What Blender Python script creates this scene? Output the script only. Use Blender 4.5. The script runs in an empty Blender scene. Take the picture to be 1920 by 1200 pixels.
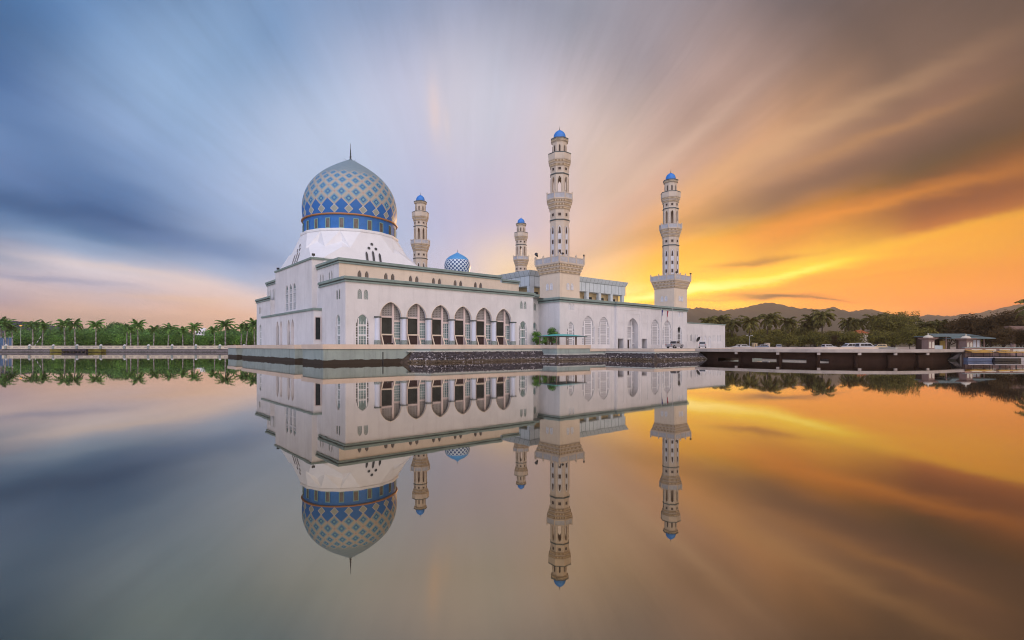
import bpy, bmesh, math, random
from mathutils import Vector, Matrix
from mathutils.geometry import tessellate_polygon
R = math.radians
PI = math.pi
scene = bpy.context.scene
COL = scene.collection
random.seed(7)

# ------------------------------------------------------------------ camera
cam_data = bpy.data.cameras.new('camera')
cam_data.sensor_width = 36
cam_data.lens = 18
cam_data.shift_y = 0.02604
cam_data.clip_start = 0.1
cam_data.clip_end = 12000
cam = bpy.data.objects.new('camera', cam_data)
COL.objects.link(cam)
cam.location = (0, 0, 2.6)
cam.rotation_euler = (R(90), 0, 0)
scene.camera = cam

# ------------------------------------------------------------------ render settings
scene.view_settings.view_transform = 'Standard'
scene.view_settings.look = 'None'
scene.view_settings.exposure = 0
scene.view_settings.gamma = 1
scene.cycles.use_denoising = True
scene.cycles.filter_width = 1.0
scene.cycles.denoising_prefilter = 'ACCURATE'
scene.cycles.max_bounces = 7
scene.cycles.diffuse_bounces = 3
scene.cycles.glossy_bounces = 4
scene.cycles.volume_bounces = 0
scene.cycles.sample_clamp_indirect = 6

HAZE = 1.6e-4                        # density of the evening haze, per metre
SUN_EL, SUN_AZ = 5.4, 17.5          # degrees; azimuth clockwise from +Y

# ------------------------------------------------------------------ node helpers
class NT:
    """small helper round a node tree"""
    def __init__(s, tree):
        s.t = tree; s.n = tree.nodes; s.l = tree.links
    def new(s, typ, **kw):
        nd = s.n.new(typ)
        for k, v in kw.items(): setattr(nd, k, v)
        return nd
    def put(s, sock, val):
        if isinstance(val, bpy.types.NodeSocket): s.l.new(val, sock)
        elif val is not None: sock.default_value = val
    def math(s, op, a, b=None, c=None, clamp=False):
        nd = s.n.new('ShaderNodeMath'); nd.operation = op; nd.use_clamp = clamp
        s.put(nd.inputs[0], a)
        if b is not None: s.put(nd.inputs[1], b)
        if c is not None: s.put(nd.inputs[2], c)
        return nd.outputs[0]
    def vmath(s, op, a, b=None, out=0):
        nd = s.n.new('ShaderNodeVectorMath'); nd.operation = op
        s.put(nd.inputs[0], a)
        if b is not None: s.put(nd.inputs[1], b)
        return nd.outputs[out]
    def scale(s, a, f):
        nd = s.n.new('ShaderNodeVectorMath'); nd.operation = 'SCALE'
        s.put(nd.inputs[0], a); s.put(nd.inputs[3], f)
        return nd.outputs[0]
    def comb(s, x, y, z):
        nd = s.n.new('ShaderNodeCombineXYZ')
        for i, v in enumerate((x, y, z)): s.put(nd.inputs[i], v)
        return nd.outputs[0]
    def sep(s, v):
        nd = s.n.new('ShaderNodeSeparateXYZ'); s.put(nd.inputs[0], v)
        return nd.outputs[0], nd.outputs[1], nd.outputs[2]
    def mix(s, f, a, b, blend='MIX'):
        nd = s.n.new('ShaderNodeMix'); nd.data_type = 'RGBA'; nd.blend_type = blend
        s.put(nd.inputs[0], f); s.put(nd.inputs[6], a); s.put(nd.inputs[7], b)
        return nd.outputs[2]
    def step(s, x, lo, hi, a=0.0, b=1.0, smooth=True):
        nd = s.n.new('ShaderNodeMapRange')
        nd.interpolation_type = 'SMOOTHSTEP' if smooth else 'LINEAR'
        for i, v in enumerate((x, lo, hi, a, b)): s.put(nd.inputs[i], v)
        return nd.outputs[0]
    def noise(s, vec, scale=1.0, detail=3.0, rough=0.5, dist=0.0):
        nd = s.n.new('ShaderNodeTexNoise')
        s.put(nd.inputs['Vector'], vec); nd.inputs['Scale'].default_value = scale
        nd.inputs['Detail'].default_value = detail; nd.inputs['Roughness'].default_value = rough
        nd.inputs['Distortion'].default_value = dist
        return nd.outputs[0]
    def ramp(s, f, stops, interp='LINEAR'):
        nd = s.n.new('ShaderNodeValToRGB'); cr = nd.color_ramp; cr.interpolation = interp
        while len(cr.elements) > 1: cr.elements.remove(cr.elements[-1])
        first = True
        for p, c in stops:
            if first: e = cr.elements[0]; e.position = p; first = False
            else: e = cr.elements.new(p)
            e.color = (c[0], c[1], c[2], 1)
        s.put(nd.inputs[0], f)
        return nd.outputs[0]

def lin(c):
    out = []
    for x in c:
        x = x / 255.0
        out.append(x / 12.92 if x <= 0.04045 else ((x + 0.055) / 1.055) ** 2.4)
    return tuple(out)

# ------------------------------------------------------------------ sky
world = bpy.data.worlds.new('World'); scene.world = world
world.use_nodes = True
W = NT(world.node_tree); W.n.clear()
d = W.new('ShaderNodeTexCoord').outputs['Generated']
d = W.vmath('NORMALIZE', d)
AZ0 = R(-4.8)                        # the clouds drift away towards this bearing
mdir = (math.sin(AZ0), math.cos(AZ0), 0.0)
rdir = (math.cos(AZ0), -math.sin(AZ0), 0.0)
xs = W.vmath('DOT_PRODUCT', d, rdir, 1)
ys = W.vmath('DOT_PRODUCT', d, mdir, 1)
zs = W.math('ABSOLUTE', W.sep(d)[2])
th = W.math('ARCCOSINE', ys)                                   # angle from the drift point
rho = W.math('MAXIMUM', W.math('SQRT', W.math('ADD', W.math('MULTIPLY', xs, xs), W.math('MULTIPLY', zs, zs))), 0.001)
cx_ = W.math('DIVIDE', xs, rho); cz_ = W.math('DIVIDE', zs, rho)
ph = W.math('ARCTAN2', zs, xs)                                 # 0 right horizon .. pi left horizon
n1 = W.noise(W.comb(cx_, cz_, W.math('MULTIPLY', th, 0.9)), 3.1, 5.0, 0.55)
n2 = W.noise(W.comb(W.math('ADD', cx_, 7.3), cz_, W.math('MULTIPLY', th, 1.3)), 2.3, 4.0, 0.5)
n4 = W.noise(W.comb(W.math('ADD', cx_, 5.7), cz_, W.math('MULTIPLY', th, 0.30)), 18.0, 5.0, 0.66)
n3 = W.noise(W.comb(W.math('ADD', cx_, 3.1), cz_, W.math('MULTIPLY', th, 0.20)), 7.0, 6.0, 0.68)
sinp = W.math('ABSOLUTE', cz_)
amp = W.math('MULTIPLY_ADD', sinp, 0.13, 0.022)
ph = W.math('ADD', ph, W.math('MULTIPLY', W.math('SUBTRACT', n1, 0.5), amp))
th2 = W.math('ADD', th, W.math('MULTIPLY', W.math('SUBTRACT', n2, 0.5), W.math('MULTIPLY', th, 0.22)))
pf = W.math('DIVIDE', ph, PI, clamp=True)
ROWS = [
 (8.9,  [(0,(255,190,90)),(20,(250,205,150)),(45,(248,212,170)),(65,(242,214,188)),(80,(226,206,200)),(95,(206,196,212)),(120,(196,196,220)),(150,(215,205,212)),(165,(228,200,190)),(180,(225,190,172))]),
 (14.6, [(0,(255,170,30)),(10,(255,190,60)),(20,(252,208,140)),(30,(246,202,162)),(45,(224,192,188)),(60,(208,190,202)),(75,(200,190,211)),(90,(195,190,216)),(105,(188,190,220)),(120,(180,190,220)),(140,(172,186,218)),(155,(178,188,216)),(163,(222,204,206)),(172,(228,195,180)),(180,(222,186,170))]),
 (25.1, [(0,(255,168,0)),(7,(255,184,8)),(10,(255,192,20)),(12.2,(255,198,40)),(14.2,(255,216,84)),(16,(255,200,60)),(19,(255,192,52)),(22.5,(255,188,72)),(28,(244,170,98)),(35,(226,166,130)),(45,(206,171,162)),(55,(215,190,181)),(65,(214,197,198)),(75,(205,198,212)),(85,(204,204,220)),(94,(206,203,218)),(103,(199,201,224)),(120,(189,202,228)),(135,(184,199,228)),(150,(164,182,216)),(160,(152,172,208)),(163.5,(172,184,212)),(166.5,(226,206,206)),(172,(229,192,176)),(177,(220,184,168)),(180,(215,178,160))]),
 (36.1, [(0,(250,152,0)),(5,(255,162,0)),(8,(252,160,8)),(11,(255,178,28)),(13.6,(255,208,80)),(15,(250,182,56)),(17,(234,158,50)),(20,(226,136,52)),(25,(160,112,96)),(30,(184,138,118)),(35,(210,158,128)),(42,(180,145,136)),(50,(178,151,148)),(60,(160,150,160)),(72,(148,150,166)),(90,(150,158,184)),(110,(138,160,196)),(120,(126,156,196)),(130,(140,170,208)),(140,(150,178,215)),(148,(143,169,209)),(155,(108,138,184)),(160,(84,114,160)),(163.4,(106,136,176)),(165.7,(152,170,200)),(168,(216,206,214)),(171,(204,190,200)),(174,(221,190,180)),(178,(210,180,168)),(180,(206,174,160))]),
 (46.2, [(0,(222,124,10)),(4,(234,138,14)),(8,(242,152,32)),(11.5,(250,172,58)),(13.3,(252,170,62)),(14.8,(190,110,50)),(18,(140,81,55)),(22,(104,76,72)),(27,(142,104,94)),(32,(126,98,92)),(40,(112,92,92)),(50,(110,100,108)),(70,(116,126,146)),(90,(112,130,160)),(110,(100,130,170)),(130,(86,120,165)),(138,(90,130,180)),(145,(76,110,155)),(150,(76,110,160)),(155,(114,144,190)),(159,(122,148,194)),(163.5,(95,125,170)),(166.5,(68,98,144)),(169,(124,150,185)),(171.5,(216,200,206)),(174,(166,161,186)),(176,(210,176,170)),(180,(200,170,162))]),
 (58.0, [(0,(190,95,30)),(10,(225,135,50)),(15,(150,90,55)),(25,(100,76,72)),(40,(102,86,88)),(60,(104,100,112)),(90,(96,115,145)),(120,(84,115,158)),(140,(74,106,152)),(155,(95,125,172)),(166,(80,108,152)),(172,(190,180,192)),(180,(190,165,160))]),
 (95.0, [(0,(190,150,130)),(30,(165,155,165)),(90,(150,158,182)),(150,(155,165,192)),(180,(190,180,185))]),
 (140.0,[(0,(248,224,210)),(60,(232,218,216)),(120,(208,208,228)),(180,(188,194,224))]),
]
sky = None
prev = None
for deg, stops in ROWS:
    c = W.ramp(pf, [(a / 180.0, lin(k)) for a, k in stops])
    if sky is None: sky = c
    else: sky = W.mix(W.step(th2, R(prev), R(deg)), sky, c)
    prev = deg
SKY_BACK = 2.15                       # gain on the unseen sky behind the viewer, raised to light the facades
sky = W.scale(sky, W.math('MULTIPLY', W.step(th, R(70), R(125), 1.0, SKY_BACK), W.math('ADD', 1.0, W.math('MULTIPLY', W.step(th, R(75), R(120)), W.step(zs, 0.0, 0.75, -0.38, 0.34)))))  # unseen back sky dimmed low and raised high, shaped for soft facade shadows
# long soft streaks of drifted cloud
sky = W.scale(sky, W.math('MULTIPLY_ADD', W.math('SUBTRACT', n3, 0.5), W.math('MULTIPLY', W.step(th, R(8), R(35), 0.06, 0.46), W.step(n2, 0.32, 0.62, 0.35, 1.35)), 1.0))
# single clouds by bearing and height (tangents)
dx, dy, dz = W.sep(d)
yp = W.math('MAXIMUM', dy, 0.02)
bx = W.math('DIVIDE', dx, yp); bz = W.math('DIVIDE', zs, yp)
infront = W.step(dy, 0.1, 0.3)
wob = W.math('MULTIPLY', W.math('SUBTRACT', W.noise(W.comb(bx, W.math('MULTIPLY', bz, 4.0), 0.0), 7.0, 4.0), 0.5), 0.035)
def cloud(colour, cxp, cyp, sx, sy, tilt, strength, gain=1.0, blend='MIX'):
    """soft streak of cloud round bearing cxp / height cyp (tangent units), tilted"""
    global sky
    c_, s_ = math.cos(tilt), math.sin(tilt)
    ux = W.math('SUBTRACT', bx, cxp); uz = W.math('ADD', W.math('SUBTRACT', bz, cyp), wob)
    a = W.math('DIVIDE', W.math('ADD', W.math('MULTIPLY', ux, c_), W.math('MULTIPLY', uz, s_)), sx)
    b = W.math('DIVIDE', W.math('SUBTRACT', W.math('MULTIPLY', uz, c_), W.math('MULTIPLY', ux, s_)), sy)
    q = W.math('ADD', W.math('MULTIPLY', a, a), W.math('MULTIPLY', b, b))
    f = W.math('MULTIPLY', W.math('EXPONENT', W.math('MULTIPLY', q, -1.0)), W.math('MULTIPLY', infront, strength))
    sky = W.mix(f, sky, tuple(x*gain for x in lin(colour)) + (1,), blend)
P_ = lambda x, y: ((x - 960) / 960.0, (650 - y) / 960.0)
def at_(x, y, sx, sy, tilt, colour, k, gain=1.0):
    a, b = P_(x, y); cloud(colour, a, b, sx/960.0, sy/960.0, R(tilt), k, gain)
at_(1310, 544, 155, 8.5, 8, (255,246,175), 0.95, 1.3)
at_(1345, 563, 130, 2.6, 3, (232,132,20), 0.6)
at_(1560, 528, 200, 5, 7, (244,150,20), 0.6)
at_(1470, 513, 125, 8, 11, (255,238,130), 0.9, 1.2)
at_(1395, 572, 75, 9, 0, (255,210,30), 0.8, 1.1)
at_(1640, 466, 330, 9, 13, (255,196,66), 0.5)
at_(1700, 545, 360, 34, 2, (252,158,0), 0.8)
at_(1500, 585, 300, 12, 0, (255,172,0), 0.6)
at_(1330, 470, 90, 12, 16, (255,178,60), 0.5)
at_(1600, 508, 230, 7, 11, (244,152,26), 0.45)
at_(1800, 440, 220, 14, 11, (246,164,52), 0.6)
at_(1330, 508, 130, 6, 10, (244,164,48), 0.45)
at_(1420, 488, 85, 6, 6, (170,108,62), 0.8)
at_(1455, 556, 76, 5.5, -1, (118,84,80), 0.95)
at_(1545, 562, 45, 2.5, -4, (150,100,70), 0.8)
at_(815, 205, 13, 58, 4, (238,212,206), 0.55)
at_(838, 235, 7, 40, 3, (232,214,212), 0.35)
at_(1545, 335, 420, 26, 18, (118,86,90), 0.62)
at_(1830, 262, 240, 30, 17, (92,68,70), 0.55)
at_(1480, 262, 330, 20, 25, (214,166,130), 0.50)
at_(1640, 255, 200, 12, 21, (196,142,100), 0.40)
at_(1590, 395, 330, 17, 14, (238,146,56), 0.65)
at_(1820, 372, 190, 26, 12, (124,72,50), 0.50)
at_(1700, 355, 160, 8, 15, (170,100,60), 0.45)
at_(1240, 300, 190, 16, 38, (222,190,172), 0.35)
at_(1180, 400, 200, 20, 36, (190,160,165), 0.35)
at_(120, 398, 300, 22, -12, (66,94,138), 0.70)
at_(330, 452, 190, 16, -12, (112,138,182), 0.55)
at_(90, 452, 170, 9, -9, (146,166,198), 0.60)
at_(250, 330, 300, 20, -22, (150,175,214), 0.35)
at_(40, 240, 220, 26, -26, (84,116,164), 0.50)
at_(70, 522, 190, 8, -5, (160,162,188), 0.65)
at_(240, 505, 170, 7, -8, (232,212,206), 0.50)
at_(330, 560, 150, 6, -2, (232,198,176), 0.40)
at_(1150, 545, 70, 12, 6, (255,236,170), 0.6)

# the sky is seen through the low haze: its own radiance near the horizon is stronger than what arrives
path = W.math('MINIMUM', W.math('DIVIDE', 258.0, W.math('MAXIMUM', zs, 0.01)), 4450.0)
bb_ = W.math('SUBTRACT', W.math('EXPONENT', W.math('MULTIPLY', path, HAZE)), 1.0)
sky = W.vmath('SUBTRACT', W.scale(sky, W.math('ADD', bb_, 1.0)), W.scale(W.mix(W.step(cx_, 0.2, 0.85), (0.40, 0.345, 0.36, 1), (0.38, 0.25, 0.40, 1)), bb_))
sky = W.vmath('MAXIMUM', sky, (0.0, 0.0, 0.0))
nish = W.new('ShaderNodeTexSky', sky_type='NISHITA', sun_disc=False)
nish.sun_elevation = R(SUN_EL); nish.sun_rotation = R(SUN_AZ)
nish.air_density = 1.0; nish.dust_density = 2.0
bg = W.new('ShaderNodeBackground')
bg.inputs['Strength'].default_value = 0.1
W.l.new(W.mix(0.06, W.scale(sky, 10.0), nish.outputs[0]), bg.inputs['Color'])
W.l.new(bg.outputs[0], W.new('ShaderNodeOutputWorld').inputs['Surface'])
world.cycles.sampling_method = 'MANUAL'
world.cycles.sample_map_resolution = 1024

# ------------------------------------------------------------------ sun (veiled by the cloud, low behind the far minaret)
sl = bpy.data.lights.new('sun', 'SUN'); sl.energy = 1.6; sl.angle = R(0.5); sl.color = (1.0, 0.58, 0.26)
so = bpy.data.objects.new('sun', sl); COL.objects.link(so)
sv = Vector((math.sin(R(SUN_AZ)) * math.cos(R(SUN_EL)), math.cos(R(SUN_AZ)) * math.cos(R(SUN_EL)), math.sin(R(SUN_EL))))
so.rotation_euler = sv.to_track_quat('Z', 'Y').to_euler()
so.location = (60, 200, 60)

# ------------------------------------------------------------------ materials
def mat(name, col, rough=0.7, metal=0.0, var=0.0, vscale=1.0, streak=0.0, bump=0.0, bscale=8.0, spec=0.3, stain=None):
    m = bpy.data.materials.new(name); m.use_nodes = True
    T = NT(m.node_tree); b = T.n['Principled BSDF']
    b.inputs['Roughness'].default_value = rough; b.inputs['Metallic'].default_value = metal
    b.inputs['Specular IOR Level'].default_value = spec
    c = tuple(col) + (1,)
    co = T.new('ShaderNodeTexCoord').outputs['Object']
    if var:
        f = T.noise(co, vscale, 5.0, 0.6)
        lo = tuple(x * (1 - var) for x in col) + (1,); hi = tuple(min(1, x * (1 + var)) for x in col) + (1,)
        c = T.mix(T.step(f, 0.3, 0.7), lo, hi)
    if streak:
        x, y, z = T.sep(co)
        f = T.noise(T.comb(T.math('MULTIPLY', x, 1.1), T.math('MULTIPLY', y, 1.1), T.math('MULTIPLY', z, 0.10)), 1.0, 5.0, 0.65)
        c = T.mix(T.math('MULTIPLY', T.step(f, 0.48, 0.75), streak), c, tuple(x * 0.45 for x in col) + (1,))
    if stain:                                                  # (colour, height) wet algae band above the water
        x, y, z = T.sep(co)
        f = T.noise(T.comb(T.math('MULTIPLY', x, 0.8), T.math('MULTIPLY', y, 0.8), T.math('MULTIPLY', z, 0.5)), 1.0, 4.0, 0.6)
        h = T.math('MULTIPLY_ADD', f, 0.5, stain[1] - 0.25)
        c = T.mix(T.step(T.math('SUBTRACT', z, h), -0.06, 0.06), tuple(stain[0]) + (1,), c)
    if isinstance(c, tuple): b.inputs['Base Color'].default_value = c
    else: T.l.new(c, b.inputs['Base Color'])
    if bump:
        bp = T.new('ShaderNodeBump'); bp.inputs['Strength'].default_value = bump; bp.inputs['Distance'].default_value = 0.1
        T.l.new(T.noise(co, bscale, 5.0, 0.6), bp.inputs['Height']); T.l.new(bp.outputs[0], b.inputs['Normal'])
    return m

M = {}
M['plaster'] = mat('plaster', (0.70, 0.678, 0.682), 0.85, var=0.065, vscale=0.22, streak=0.20, bump=0.05)
M['cream'] = mat('warm_lit_cream', (0.73, 0.62, 0.50), 0.85, var=0.05, vscale=0.25, streak=0.16)  # upper tier and minaret bases: warm light on white plaster put into the colour
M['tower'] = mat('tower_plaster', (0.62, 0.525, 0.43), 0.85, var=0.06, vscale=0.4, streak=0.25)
M['dentil'] = mat('ochre_mouldings', (0.64, 0.51, 0.35), 0.85, var=0.08, vscale=1.5)
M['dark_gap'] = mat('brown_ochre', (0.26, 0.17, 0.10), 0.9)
M['cornice'] = mat('green_cornice', (0.235, 0.30, 0.275), 0.7, var=0.10, vscale=0.5, streak=0.25)
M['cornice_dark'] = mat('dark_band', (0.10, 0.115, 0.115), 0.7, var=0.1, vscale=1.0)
M['white'] = mat('white_paint', (0.80, 0.80, 0.82), 0.6, var=0.03, vscale=0.3, streak=0.05)
M['roof'] = mat('flat_roof', (0.45, 0.44, 0.42), 0.9, var=0.1, vscale=0.4)
M['frame'] = mat('white_frames', (0.80, 0.79, 0.80), 0.5)
M['column'] = mat('pale_blue_column', (0.62, 0.65, 0.75), 0.55, var=0.03, vscale=0.8)
M['pedestal'] = mat('grey_green_stone', (0.26, 0.30, 0.285), 0.6, var=0.25, vscale=6.0)
M['rosewood'] = mat('pink_trim', (0.70, 0.58, 0.55), 0.7, var=0.04)
M['lattice'] = mat('lattice_screen', (0.50, 0.46, 0.45), 0.8, var=0.1, vscale=3)
M['lattice_pale'] = mat('pale_lattice', (0.50, 0.54, 0.545), 0.75, var=0.08, vscale=3)
M['lattice_white'] = mat('white_lattice', (0.66, 0.66, 0.70), 0.75, var=0.06, vscale=3)
M['balustrade'] = mat('grey_parapet_panel', (0.47, 0.47, 0.50), 0.8, var=0.10, vscale=1.5)
M['opening'] = mat('dark_opening', (0.085, 0.06, 0.05), 0.8)
M['red_dark'] = mat('dark_doorway', (0.05, 0.028, 0.026), 0.6)
M['gold'] = mat('gilded_band', (0.46, 0.21, 0.09), 0.35, metal=0.25)
M['blue'] = mat('blue_tiles', (0.014, 0.145, 0.47), 0.4, var=0.10, vscale=1.2, spec=0.5)
M['blue_cap'] = mat('blue_cap', (0.03, 0.21, 0.66), 0.35, var=0.05, vscale=1.0, spec=0.5)
M['teal_frame'] = mat('sea_green_frame', (0.20, 0.36, 0.33), 0.5)
M['iron'] = mat('dark_iron', (0.05, 0.05, 0.055), 0.5, metal=0.3)
M['fascia'] = mat('silver_fascia', (0.60, 0.67, 0.70), 0.5, var=0.04, vscale=0.5, streak=0.1)
M['fascia_seam'] = mat('fascia_seam', (0.22, 0.27, 0.28), 0.6)
M['ochre_wall'] = mat('ochre_wall', (0.80, 0.62, 0.36), 0.85, var=0.05)
M['terrace'] = mat('green_grey_render', (0.30, 0.355, 0.335), 0.8, var=0.10, vscale=0.35, streak=0.55, stain=((0.045, 0.034, 0.024), 0.62))
M['cap'] = mat('peach_coping', (0.66, 0.53, 0.43), 0.85, var=0.10, vscale=0.12, streak=0.15)
M['kerb'] = mat('pale_kerb', (0.50, 0.51, 0.47), 0.85, var=0.1, vscale=0.7)
M['paving'] = mat('paving', (0.46, 0.41, 0.36), 0.9, var=0.12, vscale=0.3)
M['concrete'] = mat('concrete', (0.43, 0.37, 0.33), 0.85, var=0.12, vscale=0.4, streak=0.3)
M['bridge_dark'] = mat('dark_shade_brown', (0.058, 0.030, 0.021), 0.9, var=0.2, vscale=0.5)  # shade under the bridge put into the colour
M['teal'] = mat('teal_roofing', (0.03, 0.42, 0.40), 0.45, var=0.06, vscale=1)
M['timber'] = mat('brown_post', (0.20, 0.15, 0.12), 0.7)
M['tarmac'] = mat('car_park', (0.30, 0.25, 0.21), 0.9, var=0.2, vscale=0.08)
M['bark'] = mat('bark', (0.10, 0.075, 0.055), 0.9, var=0.2, vscale=2)
M['palm_trunk'] = mat('pale_palm_trunk', (0.30, 0.29, 0.26), 0.9, var=0.15, vscale=2)
M['shaft_green'] = mat('green_crownshaft', (0.10, 0.20, 0.05), 0.6)
M['rubber'] = mat('tyre_rubber', (0.02, 0.02, 0.02), 0.8)
M['rim'] = mat('wheel_rim', (0.4, 0.4, 0.42), 0.4, metal=0.7)
M['car_glass'] = mat('car_glass', (0.02, 0.022, 0.028), 0.08, spec=0.6)
M['car_white'] = mat('white_car_paint', (0.52, 0.50, 0.50), 0.25, spec=0.5)
M['car_silver'] = mat('silver_car_paint', (0.36, 0.355, 0.37), 0.3, spec=0.5)
M['car_blue'] = mat('slate_blue_car_paint', (0.16, 0.19, 0.27), 0.3, spec=0.5)
M['car_black'] = mat('black_car_paint', (0.03, 0.03, 0.035), 0.25, spec=0.5)
M['lamp_glass'] = mat('lamp_lens', (0.5, 0.1, 0.06), 0.3)
M['flag_red'] = mat('red_flag', (0.32, 0.04, 0.06), 0.8)
M['flag_blue'] = mat('blue_flag', (0.06, 0.06, 0.19), 0.8)
M['pole'] = mat('steel_pole', (0.55, 0.55, 0.56), 0.4, metal=0.5)
M['cloth_yellow'] = mat('yellow_awning', (0.55, 0.30, 0.06), 0.8, var=0.15, vscale=1.5)
M['hull'] = mat('blue_hull', (0.12, 0.15, 0.24), 0.5, var=0.1, vscale=1)
M['hull_white'] = mat('white_hull', (0.5, 0.46, 0.46), 0.5)
M['red_tile'] = mat('orange_roof_tiles', (0.44, 0.115, 0.04), 0.7, var=0.1, vscale=1)
M['booth'] = mat('cream_booth', (0.62, 0.46, 0.26), 0.8)
M['grey_roof'] = mat('grey_green_roofing', (0.13, 0.175, 0.175), 0.6, var=0.08, vscale=0.8)
M['pink_stone'] = mat('pink_stone', (0.27, 0.175, 0.15), 0.85, var=0.12, vscale=0.8, streak=0.2)
M['pale_stone'] = mat('pale_stone', (0.62, 0.55, 0.44), 0.85, var=0.1, vscale=0.8, streak=0.15)
M['yellow_wall'] = mat('yellow_wall', (0.40, 0.27, 0.08), 0.8)
M['blue_sheet'] = mat('blue_sheeting', (0.07, 0.13, 0.24), 0.7, var=0.15, vscale=1)

def glass(name, col, rough=0.06, spec=0.6):
    return mat(name, col, rough, spec=spec, var=0.35, vscale=0.55)
M['glass_dark'] = glass('dark_glass', (0.026, 0.030, 0.030), 0.12, 0.22)
M['glass_green'] = glass('greenish_glass', (0.17, 0.25, 0.25), 0.12)
M['glass_grey'] = glass('grey_glass', (0.05, 0.05, 0.05))
M['glass_brown'] = glass('brown_glass', (0.13, 0.105, 0.09), 0.15)

def louvre_mat():
    m = mat('louvred_panes', (0.55, 0.54, 0.56), 0.5)
    T = NT(m.node_tree); b = T.n['Principled BSDF']
    z = T.sep(T.new('ShaderNodeTexCoord').outputs['Object'])[2]
    f = T.math('FRACT', T.math('DIVIDE', z, 0.42))
    T.l.new(T.mix(T.step(f, 0.72, 0.80), (0.56, 0.55, 0.57, 1), (0.36, 0.36, 0.38, 1)), b.inputs['Base Color'])
    return m
M['louvre'] = louvre_mat()
def grille_mat():
    m = mat('pierced_screen', (0.5, 0.46, 0.45), 0.8)
    T = NT(m.node_tree); b = T.n['Principled BSDF']
    x, y, z = T.sep(T.new('ShaderNodeTexCoord').outputs['Object'])
    fx = T.math('ABSOLUTE', T.math('SUBTRACT', T.math('FRACT', T.math('DIVIDE', x, 0.30)), 0.5))
    fz = T.math('ABSOLUTE', T.math('SUBTRACT', T.math('FRACT', T.math('DIVIDE', z, 0.32)), 0.5))
    hole = T.math('LESS_THAN', T.math('MAXIMUM', fx, fz), 0.20)
    T.l.new(T.mix(hole, (0.34, 0.32, 0.315, 1), (0.085, 0.075, 0.075, 1)), b.inputs['Base Color'])
    return m
M['grille'] = grille_mat()

def foliage(name, dark, light, vscale=0.5):
    m = bpy.data.materials.new(name); m.use_nodes = True
    T = NT(m.node_tree); b = T.n['Principled BSDF']
    geo = T.new('ShaderNodeNewGeometry'); oi = T.new('ShaderNodeObjectInfo')
    co = T.new('ShaderNodeTexCoord').outputs['Object']
    f = T.math('ADD', T.math('MULTIPLY', T.noise(co, vscale, 3.0), 0.6), T.math('MULTIPLY', geo.outputs['Random Per Island'], 0.45))
    c = T.mix(T.step(f, 0.30, 0.85), tuple(dark) + (1,), tuple(light) + (1,))
    k = T.math('MULTIPLY_ADD', oi.outputs['Random'], 0.5, 0.75)
    T.l.new(T.scale(c, k), b.inputs['Base Color'])
    b.inputs['Roughness'].default_value = 0.6; b.inputs['Specular IOR Level'].default_value = 0.25
    tr = T.new('ShaderNodeBsdfTranslucent'); T.l.new(T.scale(c, k), tr.inputs['Color'])
    ms = T.new('ShaderNodeMixShader'); ms.inputs[0].default_value = 0.28
    T.l.new(b.outputs[0], ms.inputs[1]); T.l.new(tr.outputs[0], ms.inputs[2])
    T.l.new(ms.outputs[0], T.n['Material Output'].inputs['Surface'])
    return m
M['leaf_green'] = foliage('green_leaves', (0.055, 0.14, 0.045), (0.25, 0.47, 0.11))
M['leaf_bright'] = foliage('bright_leaves', (0.075, 0.20, 0.04), (0.27, 0.48, 0.07))
M['leaf_olive'] = foliage('olive_leaves', (0.075, 0.072, 0.017), (0.32, 0.27, 0.045))
M['leaf_brown'] = foliage('russet_leaves', (0.045, 0.032, 0.014), (0.17, 0.095, 0.03))
M['frond_green'] = foliage('green_fronds', (0.055, 0.13, 0.04), (0.24, 0.44, 0.085), 0.25)
M['frond_olive'] = foliage('olive_fronds', (0.07, 0.065, 0.02), (0.25, 0.22, 0.05), 0.25)

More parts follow.
